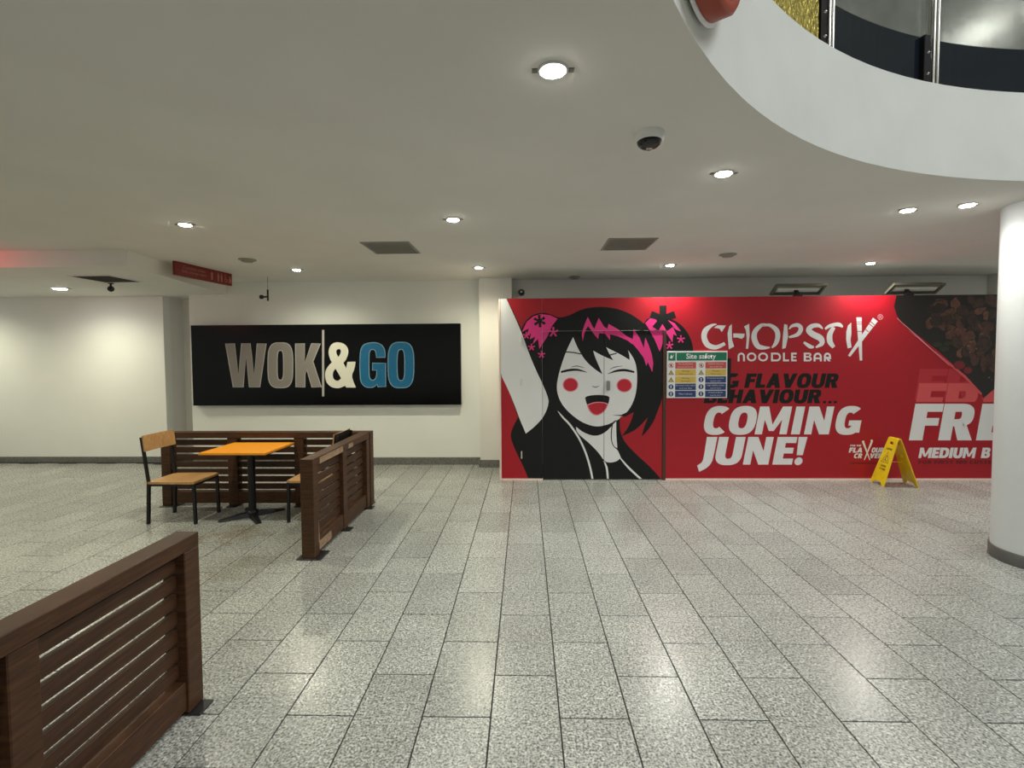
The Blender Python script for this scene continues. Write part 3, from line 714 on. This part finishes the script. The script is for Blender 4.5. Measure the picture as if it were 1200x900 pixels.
SL = 'slogan_print'
art(SL, M_pblack, words('BIG', 66, 268, 128, 40, .2, .34, .24) + words('FLAVOUR', 306, 876, 128, 40, .2, .34, .24) + words('BEHAVIOUR', 58, 770, 222, 138, .2, .34, .24) + words('...', 786, 872, 222, 138, .2, .30, .14, .22), 1, tr=L6)
sl = []
for ch, x0, x1 in (('C', 56, 204), ('O', 208, 372), ('M', 378, 574), ('I', 600, 654), ('N', 680, 832), ('G', 860, 1018)):
    sl += words(ch, x0, x1, 412, 242, .2, .34, .22)
for ch, x0, x1 in (('U', 128, 290), ('N', 306, 462), ('E', 486, 606), ('!', 614, 668)):
    sl += words(ch, x0, x1, 597, 428, .2, .36, .22)
sl += [chaikin([(70,428),(134,428),(112,540),(100,585),(70,618),(22,641),(10,602),(40,585),(50,555)], 2, 70)]
art(SL, M_pwhite, sl, 2, tr=L6)
art('badge_print', M_pwhite, words('FLA', 96, 195, 192, 155, .25, .36, .24) + words('OUR', 262, 352, 192, 155, .25, .36, .24) + words('CR', 132, 192, 233, 198, .25, .36, .24) + words('VERS', 248, 372, 233, 198, .25, .34, .24) + words('FOR THE', 104, 184, 146, 134, .1, .3, .2), 2, tr=L7)
art('badge_print', M_pwhite, [[(192,118),(206,112),(252,246),(246,248)], [(256,108),(270,112),(210,248),(204,246)], ell(199,112,9,9,14), ell(262,104,9,9,14)], 3, tr=L7)
art('badge_print', M_pdred, words('CHOPSTIXNOODLEBAR.CO.UK', 100, 330, 276, 264, .15, .3, .2), 2, tr=L7)
FR = 'offer_print'
def free(yb, yt, dx=0): return words('F', 160 + dx, 318 + dx, yb, yt, .18, .32, .22) + words('R', 322 + dx, 508 + dx, yb, yt, .18, .34, .22) + words('EE', 532 + dx, 872 + dx, yb, yt, .18, .36, .22)
art(FR, M_pghost2, free(610, 437, 28) , 1, tr=L8)
art(FR, M_pghost1, free(716, 516, 22), 2, tr=L8)
art(FR, M_red, [rect(100, 620, 900, 730)], 3, tr=L8)
art(FR, M_pwhite, free(833, 630), 4, tr=L8)
art(FR, M_pwhite, words('MEDIUM', 614, 1030, 232, 155, .2, .36, .24) + words('B', 1076, 1140, 232, 155, .2, .36, .24), 5, tr=L7)
art(FR, M_pdred, words('FOR FIRST 100 CUSTOMERS', 608, 1300, 275, 249, .15, .32, .24, .1), 5, tr=L7)
# photograph of noodles in dark sauce, printed top right
FO = 'food_print'
M_fd = mat('food_dark', (.014, .010, .009), .4); browns = [mat('food_brown', srgb(*c), .4, noise=.35, nscale=14) for c in ((76, 48, 38), (92, 58, 45), (60, 40, 33), (104, 68, 50), (46, 33, 29))]
M_fg = mat('food_green', srgb(44, 48, 30), .4); M_fw = mat('food_glint', srgb(150, 118, 100), .4); M_fr = mat('food_red', srgb(120, 30, 34), .4)
edge = [(1051,344),(1047.5,359),(1051,370),(1057,378),(1075,392),(1100,412),(1131,440),(1150,461),(1152,467),(1166,455),(1200,432),(1330,400),(1330,344)]
art(FO, M_fd, [edge], 5)
rnd = random.Random(11)
def inside(x, y): return y > 352 and y < 372 + max(0, (x - 1062)) * .80 + 0 and x > 1078 and y < 463 - max(0, x - 1152) * .5
lay = 6
for k in range(260):
    x = rnd.uniform(1080, 1310); y = rnd.uniform(352, 452)
    if not inside(x - 9, y + 7): continue
    a_ = rnd.uniform(0, PI); rx, ry = rnd.uniform(5, 11), rnd.uniform(3.5, 7); n_ = 14
    P = []
    for j in range(n_):
        b_ = 2 * PI * j / n_; q = 1 + rnd.uniform(-.16, .16); px, py = rx * q * math.cos(b_), ry * q * math.sin(b_)
        P.append((x + px * math.cos(a_) - py * math.sin(a_), y + px * math.sin(a_) + py * math.cos(a_)))
    art(FO, browns[rnd.randrange(5)], [P], 6 + k * .02)
    art(FO, M_fd, stroke(spline([(q[0], q[1], 1.2) for q in P[2:8]], 3)), 6.01 + k * .02)
for k in range(40):
    x = rnd.uniform(1105, 1300); y = rnd.uniform(385, 450)
    if inside(x, y): art(FO, M_fw, stroke([(x, y, .5), (x + rnd.uniform(-4, 4), y + rnd.uniform(-2, 2), 1.1)]), 12)
for (x, y) in ((1098, 404), (1106, 409), (1112, 403)): art(FO, M_fg, [ell(x, y, 6, 3, 10)], 12)
art(FO, M_fr, [ell(1124, 428, 7, 5, 14), ell(1134, 434, 5, 4, 12)], 12)
art(FO, M_mhalo, stroke([(1051, 373, .5), (1078, 397, 1.0), (1102, 419, .6)]) + stroke([(1066, 388, .3), (1092, 410, .9), (1112, 428, .4)]), 12)
art(FO, M_pghost1, stroke([(1095, 412, 2), (1130, 441, 3), (1150, 462, 2)]), 12)

EPS = .0003
bykey = {}
for (kind, mn), lst in ART.items():
    for (t_, layer, M_) in lst: bykey.setdefault(kind, []).append((t_, layer, M_))
for kind, lst in bykey.items():
    for rk, (x0, x1, z0, z1, sb) in regions.items():
        vs, fs, mi, mats = [], [], [], []
        for (t_, layer, M_) in lst:
            q = clip(t_, x0 + .0001, x1 - .0001, z0 + .0001, z1 - .0001)
            if len(q) < 3: continue
            ar = sum(q[i - 1][0] * q[i][1] - q[i][0] * q[i - 1][1] for i in range(len(q))) / 2
            if abs(ar) < 1e-7: continue
            if ar < 0: q = q[::-1]          # face the viewer side (-Y)
            if M_ not in mats: mats.append(M_)
            n0 = len(vs); vs += [(x, HY + sb - EPS * layer, z) for x, z in q]; fs.append(list(range(n0, n0 + len(q)))); mi.append(mats.index(M_))
        if not fs: continue
        mb = MB(); mb.v = vs; mb.f = fs; mb.m = mi; mb.sm = [False] * len(fs)
        mb.build(kind, mats, objs[rk], fix=False)

# ================================================================== BLACK SIGN
SY = 7.41
bs = thing('black_shop_sign', 'long black sign panel with grey, cream and blue WOK&GO lettering on the white wall', 'sign', (-3.12, 7.5, .95))
MB().box(-5.252, -1.003, SY, 7.4995, .957, 2.222, bev=.004).build('panel', M_signblk, bs)
W3 = lambda x, y: (255 + x / 8.889, 390 + y / 8.889); W4 = lambda x, y: (370 + x / 9.23, 390 + y / 9.23)
def sign_piece(name, items):
    mb = MB(); mats = []
    for (M_, polys, tr, layer) in items:
        if M_ not in mats: mats.append(M_)
        for pi_, p in enumerate(polys):
            q = [tr(*a_) for a_ in p]
            for t_ in tris([sheetB(*a_) for a_ in q]):
                ar = sum(t_[i - 1][0] * t_[i][1] - t_[i][0] * t_[i - 1][1] for i in range(3))
                if ar < 0: t_ = t_[::-1]
                mb.add([(x, SY - .0025 - layer * .0006 - (pi_ % 9) * .00004, z) for x, z in t_], [(0, 1, 2)], mats.index(M_))
    return mb.build(name, mats, bs, fix=False)
def outl(P, w_=9): return stroke([(x, y, w_) for x, y in P], closed=True)
Wp = [(84,112),(178,112),(218,440),(251,112),(341,112),(382,440),(414,112),(508,112),(441,566),(332,566),(297,250),(268,566),(164,566)]
Kp = [(812,112),(906,112),(910,310),(980,112),(1071,112),(994,300),(1081,566),(983,566),(932,388),(911,432),(911,566),(817,566)]
Gp = chaikin([(615,104),(680,111),(727,142),(749,190),(753,265),(657,267),(654,215),(640,188),(615,176),(590,188),(576,230),(576,460),(590,502),(615,517),(645,502),(660,460),(660,406),(614,404),(614,328),(757,328),(758,584),(671,584),(665,556),(630,587),(575,595),(522,577),(488,530),(479,450),(479,240),(493,160),(532,118)], 2, 60)
sign_piece('lettering', [(M_sgrey, [Wp], W3, 0), (M_sedge, outl(Wp), W3, 1)])
sign_piece('lettering', [(M_sgrey, ring(655, 338, 130, 234, 99, 80, pw=3.4, n_=60), W3, 0), (M_sedge, outl(ell(655, 338, 130, 234, 60, 3.4)) + outl(ell(655, 338, 33, 154, 60, 3.4)), W3, 1)])
sign_piece('lettering', [(M_sgrey, [Kp], W3, 0), (M_sedge, outl(Kp), W3, 1)])
sign_piece('divider_line', [(M_sedge, [rect(1089, -30, 1112, 662)], W3, 2)])
amp = chaikin([(245,100),(310,118),(350,165),(355,220),(330,290),(300,325),(330,385),(343,315),(432,313),(420,395),(385,470),(435,592),(330,592),(318,572),(270,595),(230,600),(170,590),(120,545),(100,480),(105,410),(135,360),(175,320),(145,260),(138,200),(155,140),(195,108)], 2, 55)
sign_piece('lettering', [(M_scream, [amp], W4, 0), (M_signblk, [chaikin([(248,172),(272,185),(272,222),(245,262),(224,225),(222,188)], 2, 80), chaikin([(215,388),(275,490),(255,515),(225,520),(195,502),(183,460),(190,420)], 2, 60)], W4, 1)])
sign_piece('lettering', [(M_sblue2, [Gp], W4, 0), (M_sedgeb, outl(Gp), W4, 1)])
sign_piece('lettering', [(M_sblue2, ring(922, 348, 140, 246, 99, 78, pw=3.2, n_=60), W4, 0), (M_sedgeb, outl(ell(922, 348, 140, 246, 60, 3.2)) + outl(ell(922, 348, 41, 168, 60, 3.2)), W4, 1)])

# ================================================================== SITE SAFETY SIGN
ss = thing('site_safety_sign', 'green headed site safety notice board fixed on the red hoarding right of the door', 'sign', (2.31, HY, 1.11))
sx0, sx1, sz0, sz1 = 1.915, 2.722, 1.128, 1.762; sy = 6.503
MB().box(sx0, sx1, sy, HY - .0025, sz0, sz1, bev=.002).build('board', M_swhite, ss)
MB().box(sx1 + .001, sx1 + .055, sy + .018, HY - .0028, sz0 - .02, sz1 - .10).build('shadow_strip', M_blackm, ss)  # black strip standing in for the board's shadow on the hoarding
W_, H_ = sx1 - sx0, sz1 - sz0
def cell(name, M_, a0, a1, b0, b1):   # fractions from the left and from the top
    return MB().box(sx0 + a0 * W_, sx0 + a1 * W_, sy - .0012, sy - .0001, sz1 - b1 * H_, sz1 - b0 * H_).build(name, M_, ss)
def text(txt, size, parent, M_, place, align='CENTER', off=0.0, name='lettering'):
    c = bpy.data.curves.new('lettering', 'FONT'); c.body = txt; c.size = size; c.align_x = align; c.align_y = 'CENTER'; c.offset = off; c.resolution_u = 3
    to = bpy.data.objects.new('tmp_text', c); COL.objects.link(to)
    dg = bpy.context.evaluated_depsgraph_get(); me = bpy.data.meshes.new_from_object(to.evaluated_get(dg))
    bpy.data.objects.remove(to); me.transform(xf(parent) @ place); me.materials.clear(); me.materials.append(M_)
    o = bpy.data.objects.new(name, me); COL.objects.link(o); o.parent = parent; return o
FRONT = Matrix.Rotation(PI / 2, 4, 'X')
cell('header_band', M_green, .02, .14, .03, .20); hb = cell('header_band', M_green, .155, .985, .03, .20)
text('Site safety', .098, hb, M_swhite, Matrix.Translation((sx0 + .56 * W_, sy - .002, sz1 - .115 * H_)) @ FRONT, off=.0015)
rows = [('L', 0, M_sred, 'No unauthorised', 'persons on this site'), ('L', 1, M_syel, 'Warning', 'Construction site'), ('L', 2, M_syel, 'Warning', 'Heavy plant'),
        ('L', 3, M_sblue, 'All visitors must report', 'to the site office'), ('L', 4, M_sblue, 'Wear helmets', ''), ('R', 0, M_sred, 'Children must not', 'play on this site'),
        ('R', 1, M_syel, 'Warning', 'Men at work'), ('R', 2, M_sblue, 'Protective footwear', 'must be worn'), ('R', 3, M_sblue, 'High visibility jackets', 'must be worn'), ('R', 4, M_sblue, 'Protective gloves', 'must be worn')]
M_stext = mat('sign_text_pale', srgb(215, 215, 220), .4); M_sdark = mat('sign_text_dark', srgb(60, 48, 20), .4)
for side, r, M_, l1, l2 in rows:
    a0 = .135 if side == 'L' else .635; a1 = a0 + .345; b0 = .235 + r * .152; b1 = b0 + .137
    c = cell('printed_cell', M_, a0, a1, b0, b1); cx_ = sx0 + (a0 + a1) / 2 * W_; cz = sz1 - (b0 + b1) / 2 * H_
    tm = M_sdark if M_ is M_syel else M_stext
    if l2:
        text(l1, .028, c, tm, Matrix.Translation((cx_, sy - .002, cz + .019)) @ FRONT); text(l2, .026, c, tm, Matrix.Translation((cx_, sy - .002, cz - .019)) @ FRONT)
    else: text(l1, .032, c, tm, Matrix.Translation((cx_, sy - .002, cz)) @ FRONT)
    ix = sx0 + (a0 - .068) * W_; mb = MB(); Mi = [M_sblue, M_syel, M_sred][0 if M_ is M_sblue else (1 if M_ is M_syel else 2)]
    def flat(P, mi, y): mb.add([(x, y, z) for x, z in P], [list(range(len(P)))], mi)
    if M_ is M_sblue:
        flat(ell(ix, cz, .034, .034, 20), 0, sy - .0006); flat(ell(ix, cz + .012, .009, .010, 10), 1, sy - .0011); flat(rect(ix - .006, cz - .022, ix + .006, cz + .002), 1, sy - .0012)
    elif M_ is M_syel:
        flat([(ix - .038, cz - .030), (ix + .038, cz - .030), (ix, cz + .036)], 2, sy - .0006); flat([(ix - .028, cz - .024), (ix + .028, cz - .024), (ix, cz + .024)], 0, sy - .0009); flat(rect(ix - .003, cz - .016, ix + .003, cz + .010), 2, sy - .0012)
    else:
        for q in ring(ix, cz, .034, .034, .007, .007, pw=2, n_=20): flat(q, 0, sy - .0006)
        for q in stroke([(ix - .024, cz + .024, .007), (ix + .024, cz - .024, .007)]): flat(q, 0, sy - .0009)
        flat(ell(ix, cz, .012, .02, 10), 2, sy - .0004)
    mb.build('pictogram', [Mi, M_swhite, M_pblack], ss, fix=False)
mb = MB(); ix = sx0 + .08 * W_; cz = sz1 - .115 * H_
mb.add([(ix - .03, sy - .002, cz - .02), (ix + .0, sy - .002, cz - .03), (ix + .03, sy - .002, cz + .03), (ix + .005, sy - .002, cz + .0), (ix - .01, sy - .002, cz + .03)], [(0, 1, 2, 3, 4)]); mb.build('pictogram', M_swhite, ss, fix=False)

# ================================================================== DIRECTION SIGN
A, B = Vector((-4.28, 5.80, 0)), Vector((-4.17, 6.76, 0)); dv = (B - A).normalized(); aw = math.atan2(dv.y, dv.x)
wy = thing('direction_sign', 'long red direction sign with arrow and toilet symbols hanging beside the dropped ceiling', 'sign', (A.x, A.y, 2.73), aw)
Lw = (B - A).length
MB().box(0, Lw, .0, .035, 0, .1695, bev=.002).build('board', M_wayred, wy, world=False)
PL = Matrix.Translation((A.x, A.y, 2.73)) @ Matrix.Rotation(aw, 4, 'Z')
for x_, z_, tx in ((.12, .115, 'Customer toilets'), (.10, .065, 'Baby change room')):
    text(tx, .052, wy, M_waytxt, PL @ Matrix.Translation((x_, -.0015, z_)) @ FRONT, align='LEFT')
mb = MB()
def wf(P, mi=0): mb.add([(x, -.0015, z) for x, z in P], [list(range(len(P)))], mi)
wf([(.575, .105), (.565, .105), (.59, .14), (.615, .105), (.605, .105), (.605, .03), (.575, .03)][::1])
for cx_ in (.705, .765):
    wf(ell(cx_, .134, .010, .010, 12)); wf([(cx_ - .017, .118), (cx_ + .017, .118), (cx_ + .014, .07), (cx_ + .009, .025), (cx_ - .009, .025), (cx_ - .014, .07)])
wf(ell(.835, .132, .009, .009, 12))
for q in ring(.845, .062, .028, .028, .008, .008, 120, 400, pw=2, n_=18): wf(q)
for q in stroke([(.833, .120, .010), (.837, .075, .010), (.862, .075, .010), (.875, .045, .010)]): wf(q)
wf(ell(.925, .120, .011, .011, 12)); wf([(.905, .10), (.93, .105), (.95, .08), (.945, .05), (.965, .03), (.94, .03), (.925, .055), (.905, .03), (.895, .03), (.91, .07)])
mb.build('symbol', M_waytxt, wy, world=False, fix=False)

# ================================================================== FLOODLIGHTS ON THE HOARDING
def floodlight(xc, foot, label):
    t = thing('floodlight', label, 'floodlight', (xc, 6.62, 2.6)); X = Matrix.Translation((xc, 6.63, 2.60)) @ Matrix.Rotation(math.radians(-32), 4, 'X') 
    MB().box(-.32, .32, -.085, .085, -.01, .03, M=X, bev=.008).build('housing', M_housing, t)
    fr = MB()
    for a_ in ((-.34, .34, -.10, -.078, -.028, .0), (-.34, .34, .078, .10, -.028, .0), (-.34, -.305, -.078, .078, -.028, 0), (.305, .34, -.078, .078, -.028, 0)): fr.box(*a_, M=X)
    fr.build('frame', M_housing, t)
    MB().box(-.304, .304, -.077, .077, -.014, -.010, M=X).build('reflector', M_ventf, t)
    MB().box(-.29, .27, -.040, .030, -.036, -.0141, M=X, bev=.008).build('lamp_tube', M_reflect, t)
    MB().box(-.06, .06, -.03, .04, .03, .065, M=X, bev=.006).build('junction_box', M_blackm, t)
    MB().bar((xc + foot, 6.562, 2.530), (xc + foot, 6.60, 2.575), .05, .02).box(xc + foot - .025, xc + foot + .025, 6.548, 6.572, 2.512, 2.54).box(xc + foot - .055, xc + foot + .055, 6.540, 6.574, 2.4905, 2.512).build('foot_bracket', M_blackm, t)
floodlight(3.71, -.04, 'slim wall floodlight on the hoarding top above the white logo')
floodlight(5.27, -.13, 'slim wall floodlight on the hoarding top above the printed food picture')

# ================================================================== COLUMN
col = thing('round_column', 'thick round white column with dark skirting at the right edge', 'column', (4.20, 3.937, 0))
MB().lathe([(.30, .10), (.30, CH)], (4.20, 3.937, 0), n=64).build('shaft', mat('column_paint', (.60, .63, .64), .55, noise=.02), col)
MB().lathe([(.312, 0), (.312, .098), (.308, .102), (.30, .102)], (4.20, 3.937, 0), n=64).build('skirting', mat('column_skirting', (.085, .085, .08), .4), col)

# ================================================================== SLATTED PARTITIONS
PT = .855
def partition(name_label, org, rz, nmod, mod, post_w=.10, patches=(), group='slatted wooden partitions'):
    """local x along the run, local y thickness (0 .. .11)"""
    t = thing('slatted_partition', name_label, 'partition', org, rz, group); L_ = nmod * mod + post_w; T_ = .11
    MB().box(0, L_, 0, T_, PT - .068, PT, bev=.003).build('top_rail', M_dwood, t, world=False)
    for k in range(nmod + 1):
        x = k * mod; a_ = 0 if k in (0, nmod) else .006
        MB().box(x, x + post_w, a_, T_ - a_, .012, PT - .0685, bev=.004).build('post', M_dwood, t, world=False)
        MB().box(x + .0, x + .19 if k == 0 else x + post_w, -.05, T_ + .05, 0, .010, bev=.002).build('foot_plate', M_plate, t, world=False)
    sm = None
    for k in range(nmod):
        MB().box(k * mod + post_w, (k + 1) * mod, .012, T_ - .012, .03, .167, bev=.003).build('bottom_rail', M_dwood, t, world=False)
        for j in range(7):
            z0 = .1875 + .0851 * j; x0, x1 = k * mod + post_w, (k + 1) * mod
            if sm is None:
                q = MB().box(0, x1 - x0, (T_ - .024) / 2, (T_ + .024) / 2, 0, .0641, bev=.002).build('slat', M_dwood_s, t, world=False); sm = q.data
            else:
                q = bpy.data.objects.new('slat', sm); COL.objects.link(q); q.parent = t
            q.location = (x0, 0, z0)
    for (x0, x1, y, z0, z1) in patches:
        a_, b_ = (y - .0012, y) if y <= .02 else (y, y + .0012)
        P = [(x0, z0), (x0 + .01, z1), (x1 - .008, z1), (x1, z0 + .012), (x1 - .012, z0)]
        MB().prism(P, a_, b_, fn=lambda x, z, y_: (x, y_, z)).build('bare_patch', M_bare, t, world=False)['label'] = 'pale bare patch where veneer is torn'
    return t
# nearest: runs along +Y, visible face to +X.  local x -> world +Y, local y -> world -X
partition('dark brown slatted partition nearest the camera, bottom left corner', (-1.605, .645, 0), PI / 2, 2, .765)
partition('dark brown slatted partition running beside the table, near end towards camera with torn veneer', (-1.775, 3.91, 0), PI / 2, 2, .672,
          patches=((.13, .66, 0, PT - .066, PT - .012), (.80, .93, 0, PT - .064, PT - .02), (.10, .38, .0118, .045, .120), (.082, .0995, 0, .12, .33)))
partition('dark brown slatted partition behind the orange table, parallel to the white wall', (-4.20, 5.365, 0), 0, 3, .774, .11)

# ================================================================== CHAIRS
def chair():
    t = thing('dining_chair', 'wooden chair with black metal frame left of the orange table', 'chair', (-3.64, 4.96, 0), 0, 'dining chairs')
    s = MB(); s.prism([(-.235, -.20), (.20, -.215), (.245, -.20), (.25, 0), (.245, .20), (.20, .215), (-.235, .20), (-.245, 0)], .418, .440); s.build('seat', M_oak, t, world=False)
    for y in (-.185, .185):
        MB().bar((.245, y, 0), (.235, y, .417), .026, .026, up=(0, 1, 0)).build('leg', M_blackm, t, world=False)
        MB().bar((-.25, y, 0), (-.232, y, .43), .026, .026, up=(0, 1, 0)).bar((-.232, y, .42), (-.285, y * 1.05, .90), .024, .024, up=(0, 1, 0)).build('leg', M_blackm, t, world=False)
    f = MB(); f.bar((-.235, -.185, .405), (.235, -.185, .405), .022).bar((-.235, .185, .405), (.235, .185, .405), .022).bar((.235, -.185, .405), (.235, .185, .405), .022).bar((-.235, -.185, .405), (-.235, .185, .405), .022)
    f.build('seat_frame', M_blackm, t, world=False)
    b = MB(); N_ = 10; vs = []
    for k in range(N_ + 1):
        y = -.215 + .43 * k / N_; cu = .022 * (1 - (y / .215) ** 2)
        for (z, th) in ((.755, 0), (.755, .014), (.918, .014), (.918, 0)):
            vs.append((-.248 - (z - .755) * .11 - cu * .6 + th, y, z))
    fs = [(4 * k + j, 4 * k + (j + 1) % 4, 4 * k + 4 + (j + 1) % 4, 4 * k + 4 + j) for k in range(N_) for j in range(4)] + [(3, 2, 1, 0), (4 * N_, 4 * N_ + 1, 4 * N_ + 2, 4 * N_ + 3)]
    b.add(vs, fs); b.build('backrest', M_oak, t, world=False)
    MB().add([(x - .0012, y, z) for x, y, z in vs if True], [(4 * k, 4 * k + 4, 4 * k + 7, 4 * k + 3) for k in range(N_)]).build('backrest_rear', M_blackm, t, world=False)
    for y in (-.192, .192): MB().lathe([(.007, 0), (.007, .004), (0, .005)], (-.272, y, .84), axis='X', n=8).build('rivet', M_chrome, t, world=False)
    return t
c1 = chair()
c2 = copy_tree(c1); c2.location = (-2.215, 5.02, 0); c2.rotation_euler = (0, 0, PI); c2['label'] = 'wooden chair with black metal frame right of the table, half hidden behind the partition'

# ================================================================== TABLE
tb = thing('cafe_table', 'orange topped square cafe table on a black pedestal', 'table', (-2.96, 5.03, 0))
mb = MB().box(-3.32, -2.63, 4.735, 5.345, .722, .744, bev=.002); mb.build('tabletop', M_orange, tb)
MB().box(-3.323, -2.627, 4.732, 5.348, .716, .7215, bev=.001).build('edge_band', M_darkedge, tb)
MB().lathe([(.038, .02), (.038, .70), (.042, .705)], (-2.95, 5.03, 0), n=24).build('pedestal', M_blackm, tb)
MB().box(-3.10, -2.80, 4.88, 5.18, .704, .7155, bev=.003).build('mounting_plate', M_blackm, tb)
for k in range(4):
    a_ = math.radians(40 + 90 * k); d = Vector((math.cos(a_), math.sin(a_), 0)); c = Vector((-2.95, 5.03, 0)); nrm = Vector((-d.y, d.x, 0))
    vs = []
    for (r, w_, zt) in ((.0, .045, .055), (.12, .04, .045), (.30, .028, .022), (.32, .02, .015)):
        p = c + d * r; vs += [tuple(p - nrm * w_ + Vector((0, 0, .004))), tuple(p + nrm * w_ + Vector((0, 0, .004))), tuple(p + nrm * w_ * .6 + Vector((0, 0, zt))), tuple(p - nrm * w_ * .6 + Vector((0, 0, zt)))]
    fs = [(4 * i + j, 4 * i + (j + 1) % 4, 4 * i + 4 + (j + 1) % 4, 4 * i + 4 + j) for i in range(3) for j in range(4)] + [(3, 2, 1, 0), (12, 13, 14, 15)]
    ft = MB().add(vs, fs).build('foot', M_blackm, tb)
    MB().lathe([(.018, 0), (.018, .006)], tuple(c + d * .28), n=12).build('glide', M_chrome, ft)
MB().lathe([(.06, .03), (.06, .06), (.045, .07), (.038, .075)], (-2.95, 5.03, 0), n=24).build('hub', M_blackm, tb)

# ================================================================== WET FLOOR SIGN
wf_ = thing('wet_floor_sign', 'yellow folding wet floor sign standing in front of the red hoarding', 'floor sign', (4.81, 6.30, 0), math.radians(-6))
def leaf(sgn, front):
    """tapered A-frame leaf; local x away from the ridge, y along the ridge"""
    Hh, sp = .615, .19
    def P(v, z): return (sgn * sp * (1 - z / Hh) + sgn * .010, v, z)
    hw = lambda z: .145 - .050 * z / Hh
    outer = [(-hw(0), 0), (-hw(0) + .045, 0), (-.055, .045), (.055, .045), (hw(0) - .045, 0), (hw(0), 0), (hw(Hh) + 0, Hh - .02), (hw(Hh) - .015, Hh), (-hw(Hh) + .015, Hh), (-hw(Hh), Hh - .02)]
    hole = [(-.035, Hh - .085), (.035, Hh - .085), (.035, Hh - .05), (-.035, Hh - .05)]
    # build as strips so the handle hole is open
    mb = MB()
    def slab(poly):
        vs = [P(v, z) for v, z in poly]; th = .008 * sgn
        vs2 = [(x + th, v, z) for x, v, z in vs]; n_ = len(vs)
        mb.add(vs + vs2, [list(range(n_)), [n_ + i for i in range(n_)][::-1]] + [(i, (i + 1) % n_, n_ + (i + 1) % n_, n_ + i) for i in range(n_)])
    z1, z2 = hole[0][1], hole[2][1]
    slab([(-hw(0), 0), (-hw(0) + .045, 0), (-.055, .045), (-.055, z1), (-hw(z1), z1)]); slab([(hw(z1), z1), (.055, z1), (.055, .045), (hw(0) - .045, 0), (hw(0), 0)]); slab([(-.055, .045), (.055, .045), (.055, z1), (-.055, z1)])
    slab([(-hw(z1), z1), (-.035, z1), (-.035, z2), (-hw(z2), z2)]); slab([(.035, z1), (hw(z1), z1), (hw(z2), z2), (.035, z2)]); slab([(-hw(z2), z2), (hw(z2), z2), (hw(Hh), Hh - .01), (hw(Hh) - .012, Hh), (-hw(Hh) + .012, Hh), (-hw(Hh), Hh - .01)])
    o = mb.build('leaf', M_yel, wf_, world=False)
    # printed caution triangle and lines
    pr = MB()
    def flat(poly): 
        vs = [P(-v if sgn < 0 else v, z) for v, z in poly]; pr.add([(x + sgn * .0092, v, z) for x, v, z in vs], [list(range(len(vs)))])
    flat([(-.055, .475), (.055, .475), (.055, .500), (-.055, .500)][:4]) if False else None
    for q in stroke([(-.068, .29, .013), (.068, .29, .013), (0, .43, .013)], closed=True): flat(q)
    flat(ell(.005, .375, .012, .012, 10)); 
    for q in stroke([(.0, .362, .013), (-.012, .335, .013), (.012, .315, .012), (.03, .305, .01)]) + stroke([(-.012, .335, .010), (-.03, .305, .010)]): flat(q)
    for (txt, zc, hh, hw_) in (('CAUTION', .468, .026, .055), ('CAUTION', .245, .026, .052), ('WET FLOOR', .205, .024, .058)):
        for p in words(txt, -hw_, hw_, hh / 2, -hh / 2, 0, .26, .18): flat([(x, zc - y) for x, y in p])
    pr.build('printed_warning', M_yeld, o, world=False, fix=False)
leaf(-1, True); leaf(1, False)
MB().tube([(0, -.092, .607), (0, .092, .607)], .011, 12).build('hinge', M_yel, wf_, world=False)
MB().bar((-.10, 0, .30), (.10, 0, .30), .012, .004).build('spreader', M_yel, wf_, world=False)

for o in bpy.data.objects:
    if o.name.startswith('tmp_text'): bpy.data.objects.remove(o)
